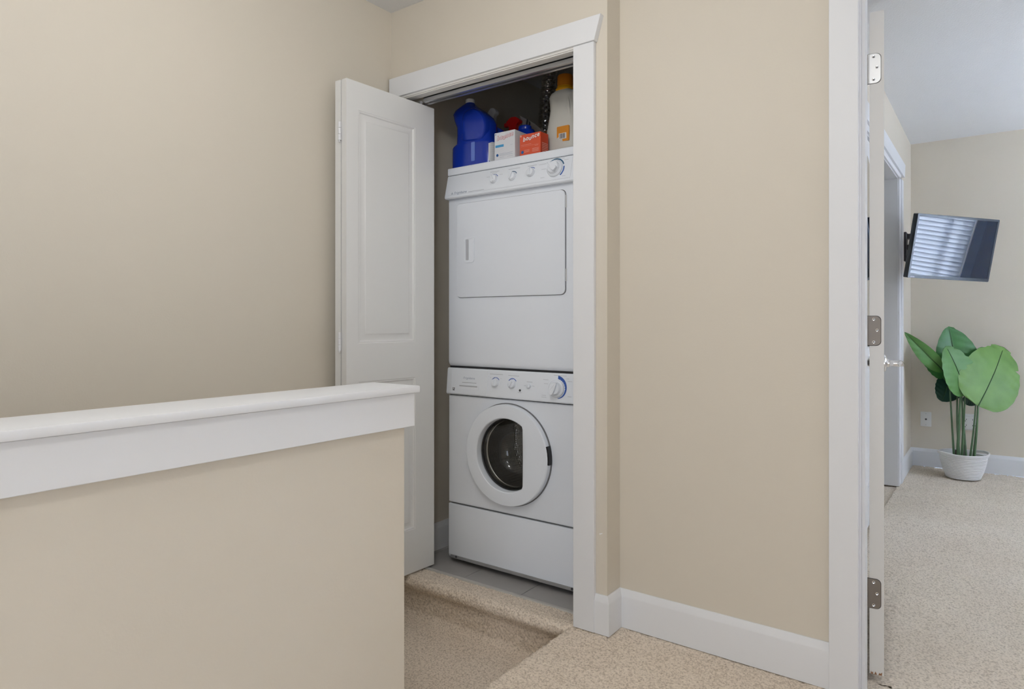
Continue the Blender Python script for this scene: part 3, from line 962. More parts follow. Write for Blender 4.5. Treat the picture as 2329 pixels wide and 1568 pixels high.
for ins, zz in ((0, -0.02), (0, 0.004), (0.04, 0.012), (0.12, 0.017), (0.4, 0.0185), (0.8, 0.0185)):
    rings.append([(x + (cxo - x) * ins, y + (cyo - y) * ins, zz) for x, y in outl])
b.rings(rings, False, True)
b.build('grip', 'jug', jug)
B(front(0, 2.2905, 0)).prism(rrect(-1.9395, 1.925, -1.933, 2.005, 0.003, 3), 0.010, 0.0155).build('grip_groove', 'gap', jug)
B(front(0, 2.2752, 0)).prism(rrect(-1.900, 1.812, -1.879, 1.897, 0.004, 3), -0.003, 0.001).build('level_strip', 'jugstrip', jug, label='paler translucent level strip')
b = B()
rl = []
for k in range(9):
    t = -0.70 + k * 0.0875
    rl.append((-1.918 + 0.1255 * math.copysign(abs(math.cos(t)) ** (2 / 3.2), math.cos(t)), 2.335 - 0.0615 * abs(math.sin(t)) ** (2 / 3.2)))
vs, fs = [], []
for k, (x, y) in enumerate(rl):
    lift = 0.03 * (1 - min(1, k / 3.0))
    for z in (1.797 + lift * 0.3, 1.888 - lift * 0.2):
        vs.append((x, y, z))
for k in range(8):
    fs.append((2 * k, 2 * k + 2, 2 * k + 3, 2 * k + 1))
b.raw(vs, fs)
plab = b.build('paper_label', 'label', jug, label='white paper label on the right side of the jug')
b = B()
for q in range(9):
    z = 1.812 + q * 0.0085
    vs = []
    for k in range(1, 8):
        x, y = rl[k]
        for zz in (z, z + 0.0022):
            vs.append((x + 0.0004, y - 0.0004, zz))
    b.raw(vs, [(2 * k, 2 * k + 2, 2 * k + 3, 2 * k + 1) for k in range(6 - q % 3)])
b.build('print_lines', 'print', plab, smooth=0, kind='stuff')
B().lathe([(0.0205, 0), (0.0215, 0.002), (0.0215, 0.016), (0.0195, 0.0185), (0.010, 0.019)], 28, Matrix.Translation((-1.9555, 2.335, 2.097))).build('cap', 'capw', jug)

jug2 = root('cleaner_jug', (-1.925, 2.455, ZT), 'second blue jug half hidden behind the cobalt jug and the white carton', 'jug')
B().loft([(1.7905, -1.925, 2.455, 0.080, 0.038), (1.80, -1.925, 2.455, 0.086, 0.043), (1.90, -1.925, 2.455, 0.084, 0.043), (1.955, -1.925, 2.455, 0.082, 0.042), (1.985, -1.93, 2.455, 0.074, 0.038), (2.010, -1.945, 2.455, 0.052, 0.030), (2.028, -1.965, 2.455, 0.030, 0.024), (2.040, -1.97, 2.455, 0.018, 0.018)], 36).build('bottle', 'jug', jug2)
B().lathe([(0.021, 0), (0.021, 0.018), (0.012, 0.019)], 20, Matrix.Translation((-1.97, 2.455, 2.039))).build('cap', 'capw', jug2)


def spray_bottle(name, label, x, y, ztop, head, nozzle, body, flip=1, hs=1.0):
    r = root(name, (x, y, ZT), label, 'spray bottle')
    zb = ztop - 0.085
    B().loft([(ZT + 0.0005, x, y, 0.030, 0.024), (ZT + 0.006, x, y, 0.034, 0.027), (zb - 0.06, x, y, 0.033, 0.026), (zb - 0.03, x, y, 0.022, 0.020), (zb - 0.012, x, y, 0.013, 0.013), (zb, x, y, 0.012, 0.012)], 28, 2.4).build('bottle', body, r)
    B().lathe([(0.0150, 0), (0.0155, 0.003), (0.0150, 0.022), (0.012, 0.024)], 20, Matrix.Translation((x, y, zb - 0.003))).build('collar', head, r)
    b = B(frame((x, y, 0), (flip, 0, 0), (0, 0, 1)) @ Matrix.Scale(hs, 4, (1, 0, 0)))
    b.prism(smooth_closed([(0.013, zb + 0.02), (0.016, zb + 0.045), (0.036, zb + 0.056), (0.034, zb + 0.070), (0.008, zb + 0.085), (-0.020, zb + 0.080), (-0.042, zb + 0.060), (-0.040, zb + 0.046), (-0.018, zb + 0.044), (-0.012, zb + 0.02)], 4), -0.013, 0.013, 0.005)
    hd = b.build('trigger_head', head, r)
    b = B(frame((x, y, 0), (flip, 0, 0), (0, 0, 1)) @ Matrix.Scale(hs, 4, (1, 0, 0)))
    b.prism(smooth_closed([(-0.022, zb + 0.046), (-0.030, zb + 0.03), (-0.034, zb + 0.005), (-0.028, zb + 0.005), (-0.018, zb + 0.03), (-0.014, zb + 0.046)], 4), -0.006, 0.006, 0.002)
    b.build('trigger', head, hd)
    b = B(frame((x, y, 0), (flip, 0, 0), (0, 0, 1)) @ Matrix.Scale(hs, 4, (1, 0, 0)))
    b.box((-0.054, zb + 0.045, -0.010), (-0.040, zb + 0.064, 0.010), 0.003)
    b.build('nozzle', nozzle, hd)
    return r


spray_bottle('spray_bottle', 'spray bottle with a red trigger head behind the white carton', -1.866, 2.555, 2.072, 'red', 'red', 'capw', 1)
spray_bottle('spray_bottle', 'spray bottle with a white head and red nozzle behind the cobalt jug', -1.997, 2.560, 2.141, 'capw', 'red', 'capw', 1, 0.65)


def carton(name, label, x0, x1, y0, y1, z1, m_front, m_side, cat='box'):
    r = root(name, ((x0 + x1) / 2, (y0 + y1) / 2, ZT), label, cat)
    bx = B().box((x0, y0, ZT + 0.0003), (x1, y1, z1), 0.0012, 1).build('carton', m_front, r)
    if m_side:
        B().box((x1 - 0.0005, y0 + 0.001, ZT + 0.002), (x1 + 0.0004, y1 - 0.001, z1 - 0.001)).build('side_panel', m_side, bx)
    return r, bx


def bounce(bx, m, size, face_mat, line_mat, line):
    """playful slanted word, letters hopping up and down, with an outline"""
    for mt, off, z in ((line_mat, line, 0.0003), (face_mat, 0.0, 0.0008)):
        b = B(m)
        x = 0.0
        for ch, adv, dy in zip('bounce', (0.56, 0.55, 0.56, 0.56, 0.50, 0.5), (0.0, 0.06, -0.04, 0.10, 0.12, 0.16)):
            b.text(ch, Matrix.Translation((x * size, dy * size, z)), size, 0.28, size * 0.022 + off, 0.0002)
            x += adv
        b.build('lettering', mt, bx, smooth=0)


rw, bw = carton('dryer_sheet_box', 'white carton with an outlined red word, beside the blue jug', -1.7685, -1.6585, 2.275, 2.375, 1.9145, 'boxw', None)
mw = front(-1.7685, 2.275, ZT)
bounce(bw, mw @ Matrix.Translation((0.013, 0.090, 0)) @ Matrix.Rotation(0.07, 4, 'Z'), 0.0275, 'boxw', 'inkr', 0.0010)
b = B(mw)
bars(b, [(0.006, 0.0595, 0.051, 0.0700)], 0.0006)
b.build('blue_band', 'inkb', bw, smooth=0)
b = B(mw)
b.lathe([(0.0062, 0), (0.0062, 0.0006)], 20, Matrix.Translation((0.0165, 0.026, 0)))
b.build('round_emblem', 'inkn', bw, smooth=0)
b = B(mw)
b.lathe([(0.0022, 0), (0.0022, 0.0006)], 12, Matrix.Translation((0.007, 0.117, 0)))
b.build('corner_dot', 'inkn', bw, smooth=0)
b = B(mw)
bars(b, [(0.027, 0.030 - k * 0.0042, 0.100 - 0.006 * (k % 2), 0.0315 - k * 0.0042) for k in range(3)] + [(0.086, 0.062, 0.100, 0.0632)] + [(0.028, 0.014, 0.052, 0.0152), (0.070, 0.014, 0.100, 0.0152)], 0.0005)
b.build('print_lines', 'inkg', bw, smooth=0, kind='stuff')

rr_, br = carton('dryer_sheet_box', 'orange-red carton with a white word, between the white carton and the detergent bottle', -1.6400, -1.5340, 2.285, 2.345, 1.8870, 'boxr', 'boxo')
mr = front(-1.6400, 2.285, ZT)
bounce(br, mr @ Matrix.Translation((0.017, 0.066, 0)) @ Matrix.Rotation(0.10, 4, 'Z'), 0.0265, 'inkw', 'inkr', 0.0010)
b = B(mr)
bars(b, [(0.008, 0.0515, 0.060, 0.0526), (0.008, 0.046, 0.098, 0.0466), (0.078, 0.0415, 0.096, 0.0426)] + [(0.024, 0.0285 - k * 0.0042, 0.051, 0.0298 - k * 0.0042) for k in range(3)] + [(0.065, 0.0305 - k * 0.0042, 0.098, 0.0318 - k * 0.0042) for k in range(4)], 0.0006)
b.build('print_lines', 'inko', br, smooth=0, kind='stuff')
b = B(mr)
b.lathe([(0.0068, 0), (0.0068, 0.0007)], 20, Matrix.Translation((0.0145, 0.022, 0)))
b.build('round_emblem', 'inkn', br, smooth=0)
b = B(mr)
b.lathe([(0.0042, 0), (0.0042, 0.0006)], 16, Matrix.Translation((0.006, 0.091, 0)))
bars(b, [(0.006, 0.090, 0.0064, 0.0905)], 0.0006)
b.m = frame((-1.5334, 2.289, ZT), (0, 1, 0), (0, 0, 1))
bars(b, [(0.006, 0.016 + k * 0.007, 0.050, 0.0185 + k * 0.007) for k in range(6)], 0.0008)
b.build('side_print', 'inko', br, smooth=0, kind='stuff')

det = root('detergent_bottle', (-1.496, 2.42, ZT), 'cloudy white detergent bottle with an orange cap and orange label', 'bottle')
B().loft([(1.7905, -1.459, 2.36, 0.080, 0.050), (1.797, -1.459, 2.36, 0.086, 0.054), (1.84, -1.459, 2.36, 0.085, 0.054), (1.896, -1.459, 2.36, 0.079, 0.052), (1.945, -1.459, 2.36, 0.069, 0.048), (1.980, -1.459, 2.36, 0.063, 0.046),
          (2.010, -1.459, 2.36, 0.066, 0.046), (2.032, -1.459, 2.36, 0.069, 0.047), (2.046, -1.459, 2.36, 0.062, 0.044), (2.054, -1.459, 2.36, 0.046, 0.038), (2.058, -1.459, 2.36, 0.038, 0.036)], 48, 2.6).sight(1.0254).build('bottle', 'bottle', det)
b = B(front(-1.432, 2.318, 1.975))
b.prism(smooth_closed([(-0.018, -0.05), (-0.020, 0.0), (-0.010, 0.045), (0.010, 0.048), (0.020, 0.0), (0.016, -0.05)], 5), -0.006, 0.0005, 0.002)
b.sight(1.0254).build('grip_recess', 'bottle', det)
B().lathe([(0.041, 0), (0.042, 0.003), (0.040, 0.012), (0.036, 0.016), (0.0355, 0.020)], 32, Matrix.Translation((-1.459, 2.36, 2.054))).sight(1.0254).build('cap_ring', 'yellow', det, label='yellow collar under the cap')
b = B()
rings = []
n = 60
for r, z in ((0.0335, 0), (0.0335, 0.044), (0.031, 0.050), (0.012, 0.052)):
    rings.append([((r - (0.0008 if k % 2 else 0)) * math.cos(2 * PI * k / n), (r - (0.0008 if k % 2 else 0)) * math.sin(2 * PI * k / n), z) for k in range(n)])
b.rings(rings, m=Matrix.Translation((-1.459, 2.36, 2.0725)))
b.sight(1.0254).build('cap', 'orange', det, label='ribbed orange cap')
b = B(front(-1.4610, 2.3075, 1.8300))
b.prism(rrect(-0.006, 0.004, 0.052, 0.067, 0.003, 2), -0.006, 0.0010)
lab = b.sight(1.0254).build('paper_label', 'orlabel', det, label='orange label with a barcode')
b = B(front(-1.4610, 2.3065, 1.8300))
b.prism([(0.004, 0.014), (0.040, 0.014), (0.040, 0.038), (0.004, 0.038)], 0.0, 0.0007)
b.sight(1.0254).build('barcode_panel', 'inkw', lab)
b = B(front(-1.4610, 2.3055, 1.8300))
x = 0.008
for w_ in (1, 2, 1, 1, 3, 1, 2, 1, 1, 2, 3, 1, 1, 2):
    bars(b, [(x, 0.016, x + w_ * 0.0007, 0.036)], 0.0002)
    x += w_ * 0.0007 + 0.0009
b.sight(1.0254).build('barcode', 'dark', lab, smooth=0)

cb = root('cardboard_box', (-1.775, 2.69, ZT), 'open brown cardboard box behind the cartons on the dryer', 'box')
b = B()
for lo, hi in (((-1.80, 2.545, ZT + 0.0005), (-1.672, 2.549, 1.975)), ((-1.80, 2.70, ZT + 0.0005), (-1.672, 2.704, 1.975)), ((-1.804, 2.545, ZT + 0.0005), (-1.80, 2.704, 1.975)), ((-1.672, 2.545, ZT + 0.0005), (-1.668, 2.704, 1.975)), ((-1.80, 2.549, ZT + 0.0005), (-1.672, 2.70, ZT + 0.004))):
    b.box(lo, hi)
b.sight(1.026).build('carton', 'card', cb)
fa = B()
A_ = [Vector(p) for p in ((-1.795, 2.535, 2.000), (-1.683, 2.550, 1.958), (-1.680, 2.535, 1.968), (-1.720, 2.515, 2.008), (-1.800, 2.510, 2.058))]
nn = (A_[1] - A_[0]).cross(A_[4] - A_[0]).normalized() * 0.002
fa.raw(A_ + [p + nn for p in A_], [(0, 1, 2, 3, 4), (9, 8, 7, 6, 5)] + [(i, i + 5, (i + 1) % 5 + 5, (i + 1) % 5) for i in range(5)])
flap = fa.sight(1.026).build('flap', 'cardg', cb, label='gray printed flap standing up', smooth=0)
b = B(frame((-1.768, 2.5135, 2.010), (1, 0.06, -0.42), (0, -0.35, 1)))
b.prism([(0, 0.004), (0.006, 0.0), (0.010, 0.020), (0.003, 0.028)], -0.001, 0.0025).prism([(0.016, -0.004), (0.023, -0.008), (0.024, 0.014), (0.016, 0.02)], -0.001, 0.0025)
b.sight(1.026).build('print', 'dark', flap, smooth=0)
fb = B()
A_ = [Vector(p) for p in ((-1.754, 2.704, 1.975), (-1.668, 2.704, 1.975), (-1.690, 2.725, 2.082), (-1.785, 2.725, 2.085))]
nn = Vector((0, 0.003, 0))
fb.raw(A_ + [p + nn for p in A_], [(0, 1, 2, 3), (7, 6, 5, 4)] + [(i, i + 4, (i + 1) % 4 + 4, (i + 1) % 4) for i in range(4)])
fb.sight(1.026).build('flap', 'card', cb, label='brown flap at the rear', smooth=0)

yj = root('yellow_lid_jar', (-1.808, 2.565, ZT), 'brown jar with a yellow lid behind the white carton', 'jar')
B().lathe([(0.020, 0.0005), (0.0215, 0.005), (0.0215, 0.175), (0.019, 0.186)], 28, Matrix.Translation((-1.808, 2.565, ZT))).build('jar', 'card', yj)
B().lathe([(0.021, 0.186), (0.022, 0.189), (0.022, 0.216), (0.020, 0.219), (0.01, 0.2195)], 28, Matrix.Translation((-1.808, 2.565, ZT))).build('lid', 'yellow', yj)

bt = root('blue_tub', (-1.725, 2.455, ZT), 'blue glossy tub behind the orange-red carton', 'tub')
B().loft([(ZT + 0.0005, -1.728, 2.462, 0.052, 0.036), (ZT + 0.006, -1.728, 2.462, 0.056, 0.040), (1.935, -1.728, 2.462, 0.054, 0.040), (1.955, -1.735, 2.462, 0.046, 0.034), (1.965, -1.735, 2.462, 0.040, 0.030)], 32).build('tub', 'jug', bt)
B().loft([(1.963, -1.737, 2.462, 0.030, 0.026), (1.966, -1.737, 2.462, 0.031, 0.027), (1.982, -1.737, 2.462, 0.030, 0.026), (1.985, -1.737, 2.462, 0.027, 0.023)], 28, 2.2).build('lid', 'jug', bt)

# foil exhaust duct rising behind the dryer
b = B()
n = 24
rings = []
NZ = 150
for i in range(NZ + 1):
    t = i / NZ
    z = 1.60 + (2.468 - 1.60) * t
    cx_ = -1.985 + 0.040 * t + 0.012 * math.sin(7 * t)
    r = 0.034 + (0.006 if i % 2 else 0) + 0.0014 * math.sin(i * 2.3)
    rings.append([(cx_ + r * math.cos(2 * PI * k / n), 2.985 + r * math.sin(2 * PI * k / n), z + 0.0022 * math.sin(3 * 2 * PI * k / n + i)) for k in range(n)])
b.rings(rings)
b.build('dryer_duct', 'foil', label='crinkled silver foil exhaust duct rising behind the dryer', cat='duct', base=(-1.97, 2.985, 1.60), smooth=25)

# ================================================================== bedroom doorway
jd = B()
jd.box((-0.334, 2.1502, 0), (-0.322, 2.2618, 2.070)).box((-0.322, 2.1502, 2.058), (0.488, 2.2618, 2.070)).box((0.488, 2.1502, 0), (0.50, 2.2618, 2.070))
jd.box((-0.3225, 2.165, 0), (-0.3125, 2.205, 2.058), 0.001, 1).box((0.478, 2.165, 0), (0.488, 2.205, 2.058)).box((-0.3125, 2.165, 2.048), (0.478, 2.205, 2.058))
jd.build('trim_8', 'trim', kind=ST, label='white jamb and stop of the bedroom doorway', base=(-0.33, 2.2, 0), smooth=30)
cs = B()
cs.box((-0.4040, 2.132, 0), (-0.3260, 2.150, 2.078), 0.0012, 1).box((0.492, 2.132, 0), (0.57, 2.150, 2.078), 0.0012, 1)
cs.build('trim_9', 'trim', kind=ST, label='white casing boards beside the bedroom doorway', base=(-0.37, 2.14, 0))
B().prism([(-0.408, 2.079), (0.574, 2.079), (0.598, 2.165), (-0.432, 2.165)], 0, 0.024, 0.0012, 1, m=front(0, 2.150, 0)).build('trim_10', 'trim', kind=ST, label='white header board over the bedroom doorway', base=(0, 2.14, 2.08))

d2 = root('door_2', (-0.295, 2.27, 0.024), 'open white bedroom door seen edge-on, with three hinges and a chrome lever', None, kind=ST)
a_ = math.radians(6.95)
ud = Vector((-math.sin(a_), math.cos(a_), 0))
nd = Vector((math.cos(a_), math.sin(a_), 0))
TD = 0.0385
fd = frame(Vector((-0.2766, 2.2668, 0.024)) - nd * TD, ud, (0, 0, 1))
b = B(fd)
door_face(b, 0.775, 2.008, [(0.11, 1.02, 0.365, 1.90), (0.41, 1.02, 0.665, 1.90), (0.11, 0.22, 0.365, 0.86), (0.41, 0.22, 0.665, 0.86)], None, TD, (1, -1))
b.build('door_leaf', 'doorcream', d2, smooth=25)
for zc, mt, lb in ((1.8600, 'nickel_hi', 'bright satin hinge at the top of the door'), (1.0650, 'nickel', 'satin hinge at the middle of the door, coloured with a brown reflection'), (0.2680, 'nickel', 'satin hinge at the foot of the door, coloured with a brown reflection')):
    fh = frame(Vector((-0.2766, 2.2668, zc)) - nd * TD, nd, (0, 0, 1), -ud)
    b = B(fh)
    pl = [(-0.0090, -0.0445)] + [(0.030 - 0.014 + 0.014 * math.cos(-PI / 2 + k * PI / 12), -0.0445 + 0.014 + 0.014 * math.sin(-PI / 2 + k * PI / 12)) for k in range(7)] + \
         [(0.030 - 0.014 + 0.014 * math.cos(k * PI / 12), 0.0445 - 0.014 + 0.014 * math.sin(k * PI / 12)) for k in range(7)] + [(-0.0090, 0.0445)]
    B(fh).prism([(x + (0.0012 if x > 0 else 0), y + (0.0012 if y > 0 else -0.0012)) for x, y in pl], -0.0004, 0.0003).build('hinge_mortise', 'gap', d2)
    b.prism(pl, 0.0, 0.0022, 0.0005, 1)
    hg = b.build('hinge', mt, d2, label=lb)
    b = B(fh)
    for k in range(5):
        b.lathe([(0.0052, -0.0082), (0.0056, -0.0078), (0.0056, 0.0078), (0.0052, 0.0082)], 14, Matrix.Translation((-0.0095, (k - 2) * 0.0175, 0.003)) @ Matrix.Rotation(-PI / 2, 4, 'X'))
    b.lathe([(0.004, -0.0485), (0.0055, -0.047), (0.0055, -0.044), (0.004, -0.043)], 12, Matrix.Translation((-0.0095, 0, 0.003)) @ Matrix.Rotation(-PI / 2, 4, 'X'))
    b.build('knuckle', 'steel', hg)
    b = B(fh)
    for sx, sy in ((0.011, 0.035), (0.020, 0.002), (0.011, -0.034)):
        b = B(fh).lathe([(0.0042, 0.0018), (0.0042, 0.0030), (0.0015, 0.0022)], 14, Matrix.Translation((sx, sy, 0)))
        b.build('screw', 'chrome', hg)
        B(fh).lathe([(0.0016, 0.0022), (0.0016, 0.0031)], 8, Matrix.Translation((sx, sy, 0))).build('screw_slot', 'dark', hg, smooth=0)
# lever set near the free edge
for sgn in (1, -1):
    o_ = Vector((-0.2766, 2.2668, 0.930)) + ud * 0.712 - (nd * TD if sgn < 0 else Vector((0, 0, 0)))
    fl_ = frame(o_, -ud * sgn, (0, 0, 1), nd * sgn)
    b = B(fl_)
    b.lathe([(0.034, 0), (0.034, 0.003), (0.030, 0.007), (0.018, 0.0095), (0.0155, 0.012), (0.0155, 0.018), (0.0125, 0.020)], 36)
    rs = b.build('lever_set', 'chrome', d2, label='chrome lever handle on its round rose')
    b = B(fl_)
    b.lathe([(0.0115, 0.018), (0.0125, 0.022), (0.0125, 0.056), (0.0105, 0.062)], 24)
    b.tube([(0, 0, 0.054), (0.020, 0.0, 0.058), (0.045, 0, 0.058), (0.080, -0.001, 0.058), (0.098, -0.003, 0.056), (0.106, -0.008, 0.055)], [0.0115, 0.011, 0.010, 0.009, 0.0085, 0.006], 14)
    b.build('lever', 'chrome', rs)
b = B(frame(Vector((-0.2766, 2.2668, 0.024)) - nd * TD, nd, (0, 0, 1), -ud))
for pl in ([(0.003, 0.0), (0.010, 0.0), (0.009, 0.007), (0.006, 0.004), (0.004, 0.009)], [(0.013, 0), (0.020, 0), (0.018, 0.005), (0.016, 0.009)], [(0.0235, 0), (0.033, 0), (0.0335, 0.010), (0.029, 0.005), (0.026, 0.007)]):
    b.prism(pl, 0.0, 0.0004)
b.build('worn_patch', 'wood', d2, label='bare wood where the paint chipped at the door foot', smooth=0)

# ================================================================== bedroom
XL, YFAR, XR, ZC = -0.54, 5.90, 2.20, 2.457
bl = B()
bl.box((-0.66, 2.262, 0), (XL, 3.55, ZC)).box((-0.66, 3.55, 2.070), (XL, 5.07, ZC)).box((-0.66, 5.07, 0), (XL, YFAR, ZC))
bl.build('wall_bedroom_left', 'bedwall', kind=ST, label='short tan bedroom wall beside the corner with the television', base=(XL, 4, 0), smooth=0)
B().box((-0.66, YFAR, 0), (2.32, 6.02, ZC)).build('wall_bedroom_far', 'bedwall', kind=ST, label='tan far bedroom wall behind the plant', base=(0, YFAR, 0), smooth=0)
WY0, WY1, WZ0, WZ1 = 4.00, 5.385, 0.45, 2.12
B().box((XR, 2.262, 0), (2.32, WY0, ZC)).box((XR, WY1, 0), (2.32, YFAR, ZC)).box((XR, WY0, 0), (2.32, WY1, WZ0)).box((XR, WY0, WZ1), (2.32, WY1, ZC)).build(
    'wall_bedroom_right', 'bedwall', kind=ST, label='bedroom wall with the window, outside the picture', base=(XR, 4, 0), smooth=0)
B().box((0.9995, 2.1505, 0), (2.32, 2.2615, ZC)).build('wall_bedroom_near', 'bedwall', kind=ST, label='bedroom wall beside its door', base=(1.5, 2.2, 0), smooth=0)
B().box((-0.66, 2.2625, ZC), (2.32, 6.02, ZC + 0.1)).build('ceiling', 'ceiling', kind=ST, label='white textured bedroom ceiling', base=(0.8, 4, ZC))
bf = B().box((-0.66, 2.262, -0.17), (2.2, 5.9, -0.010)).box((0.56, 2.262, -0.010), (2.2, 5.9, -0.003)).build('floor', 'carpetb', kind=ST, label='beige carpeted bedroom floor', base=(0, 0, 0))
carpet('pile', [(XL, 0.0), (0.56, 0.0)], 'y', 2.262, 5.90, 0.0068, 0.0075, 'carpetb', bf)

baseboard('baseboard_far', (-0.54, 5.90, 0), (2.2, 5.90, 0), (0, -1, 0), 'white baseboard behind the plant basket', ends=(-1, 0))
baseboard('baseboard_left', (-0.54, 5.258, 0), (-0.54, 5.90, 0), (1, 0, 0), 'short white baseboard between the closet casing and the bedroom corner', ends=(0, -1))
baseboard('baseboard_near', (-0.54, 2.262, 0), (-0.54, 3.47, 0), (1, 0, 0), 'white baseboard behind the open bedroom door')

# closet opening in the left bedroom wall
ob = B()
ob.box((-0.662, 5.060, 0), (XL + 0.002, 5.072, 2.060)).box((-0.662, 3.548, 2.048), (XL + 0.002, 5.072, 2.060)).box((-0.662, 3.548, 0), (XL + 0.002, 3.560, 2.060))
ob.build('trim_11', 'trim', kind=ST, label='white jamb of the bedroom closet opening', base=(-0.6, 5.06, 0))
cf2 = frame((XL, 0, 0), (0, 1, 0), (0, 0, 1))
b = B(cf2)
b.box((5.065, 0, 0), (5.160, 2.060, 0.012), 0.001, 1).box((5.157, 0, 0), (5.245, 2.060, 0.018), 0.0012, 1)
b.build('trim_12', 'trim', kind=ST, label='white casing board right of the bedroom closet opening', base=(XL, 5.15, 0))
b = B(cf2)
b.box((3.47, 0, 0), (3.555, 2.060, 0.018), 0.0012, 1)
b.build('trim_13', 'trim', kind=ST, label='white casing board at the near side of the bedroom closet opening', base=(XL, 3.5, 0))
b = B(cf2)
b.box((3.47, 2.055, 0), (5.165, 2.095, 0.012), 0.001, 1)
b.prism([(3.46, 2.088), (5.262, 2.088), (5.300, 2.180), (3.435, 2.180)], 0, 0.024, 0.0012, 1)
b.build('trim_14', 'trim', kind=ST, label='white header board over the bedroom closet opening', base=(XL, 4.4, 2.12))
B().box((-1.06, 3.40, 0), (-1.0, 5.20, ZC)).box((-1.0, 3.40, 0), (-0.662, 3.50, ZC)).box((-1.0, 5.10, 0), (-0.662, 5.20, ZC)).box((-1.0, 3.5, -0.1), (-0.662, 5.1, -0.005)).box((-1.0, 3.5, 2.3), (-0.662, 5.1, 2.4)).build(
    'wall_bedroom_closet', 'bedwall', kind=ST, label='inside walls of the bedroom closet', base=(-0.9, 4.3, 0), smooth=0)
d3 = root('door_3', (-0.565, 3.95, 0.02), 'white bedroom closet door panel glimpsed through the hinge gap', None, kind=ST)
b = B(frame((-0.580, 3.565, 0.02), (0, 1, 0), (0, 0, 1)))
door_face(b, 0.74, 2.022, [(0.10, 1.02, 0.64, 1.90), (0.10, 0.20, 0.64, 0.86)], None, 0.032, (1,))
b.build('door_leaf', 'trim', d3, smooth=25)
mir = []
mc = 3.792
for k in range(19):
    a = k * PI / 18
    mir.append((mc + 0.145 * math.cos(a), 1.805 + 0.145 * math.sin(a)))
mir = [(mc + 0.145, 0.965)] + mir + [(mc - 0.145, 0.965)]
mirr = root('wall_mirror', (-0.54, mc, 0.965), 'narrow arched mirror hung on the closet door, glimpsed through the hinge gap', 'mirror')
b = B(frame((-0.5475, 0, 0), (0, 1, 0), (0, 0, 1)))
b.prism(mir, 0.0, 0.006, 0.001, 1)
b.build('backing', 'black', mirr)
b = B(frame((-0.5412, 0, 0), (0, 1, 0), (0, 0, 1)))
b.prism([(mc + (y - mc) * 0.985, 0.968 + (z - 0.965) * 0.996) for y, z in mir], 0.0, 0.0012)
b.build('mirror_glass', 'mirror', mirr)

# bedroom window with blinds (seen only in the television screen and the mirror)
wn = root('window_1', (XR, (WY0 + WY1) / 2, WZ0), 'bedroom window with white horizontal blinds, mirrored in the television', None, kind=ST)
b = B()
for lo, hi in (((XR - 0.016, WY0 - 0.08, WZ0 - 0.08), (XR, WY0, WZ1 + 0.08)), ((XR - 0.016, WY1, WZ0 - 0.08), (XR, WY1 + 0.08, WZ1 + 0.08)),
               ((XR - 0.016, WY0, WZ1), (XR, WY1, WZ1 + 0.08)), ((XR - 0.03, WY0, WZ0 - 0.03), (XR, WY1, WZ0))):
    b.box(lo, hi, 0.002, 1)
for y in (WY0 + 0.02, WY1 - 0.02):
    b.box((2.27, y - 0.02, WZ0), (2.31, y + 0.02, WZ1))
b.box((2.27, WY0, WZ0), (2.31, WY1, WZ0 + 0.04)).box((2.27, WY0, WZ1 - 0.04), (2.31, WY1, WZ1))
b.build('window_frame', 'trim', wn)
B().box((2.288, WY0 + 0.03, WZ0 + 0.03), (2.292, WY1 - 0.03, WZ1 - 0.03)).build('pane', 'pane', wn)
B().box((XR + 0.012, WY0 + 0.006, WZ1 - 0.055), (XR + 0.062, WY1 - 0.006, WZ1 - 0.004), 0.003).build('headrail', 'slat', wn)
sl_proto = None
pitch = 0.0435
k = 0
z = WZ0 + 0.03
while z < WZ1 - 0.06:
    if sl_proto is None:
        ta = math.radians(65)
        b = B(Matrix.Translation((XR + 0.036, 0, z)) @ Matrix.Rotation(ta, 4, 'Y'))
        b.prism([(-0.028, -0.0008), (0.0, 0.0018), (0.028, -0.0008), (0.028, 0.0008), (0.0, 0.0034), (-0.028, 0.0008)], WY0 + 0.01, WY1 - 0.01,
                m=frame((0, 0, 0), (1, 0, 0), (0, 0, 1), (0, -1, 0)) @ Matrix.Scale(-1, 4, (0, 0, 1)))
        sl_proto = b.build('slat', 'slat', wn, smooth=40)
    else:
        c = sl_proto.copy()
        COL.objects.link(c)
        c.parent = wn
        c.location = (0, 0, k * pitch)
    k += 1
    z += pitch
b = B()
for y, w_ in ((WY0 + 0.16, 0.012), (4.62, 0.012), (5.19, 0.022), (5.305, 0.014)):
    B().box((XR + 0.0700, y - w_, WZ0 + 0.01), (XR + 0.0708, y + w_, WZ1 - 0.05)).build('ladder_tape', 'slat', wn)

# ------------------------------------------------------------------ television on its wall arm
tc_ = Vector((-0.2245, 5.048, 1.561))
az, ti, ro_ = 0.85, 0.174, 0.033
u_ = Vector((math.cos(az), math.sin(az), 0))
nh_ = Vector((math.sin(az), -math.cos(az), 0))
up_ = Vector((0, 0, 1)) * math.cos(ti) + nh_ * math.sin(ti)
nt_ = nh_ * math.cos(ti) - Vector((0, 0, 1)) * math.sin(ti)
ua = u_ * math.cos(ro_) - up_ * math.sin(ro_)
va = up_ * math.cos(ro_) + u_ * math.sin(ro_)
tf = frame(tc_, ua, va, nt_)
TW, TH = 0.625, 0.402
tv = root('television', tc_, 'flat-screen television tilted on a wall arm, its screen mirroring window blinds', 'television')
b = B(tf)
o1, i1 = rrect(-TW / 2, -TH / 2, TW / 2, TH / 2, 0.006, 3), rrect(-TW / 2 + 0.014, -TH / 2 + 0.020, TW / 2 - 0.014, TH / 2 - 0.014, 0.001, 3)
b.rings([[(x, y, -0.035) for x, y in o1], [(x, y, -0.002) for x, y in o1], [(x * 0.996, y * 0.994, 0.0) for x, y in o1], [(x, y, 0.0) for x, y in i1], [(x, y, -0.003) for x, y in i1]], True, False)
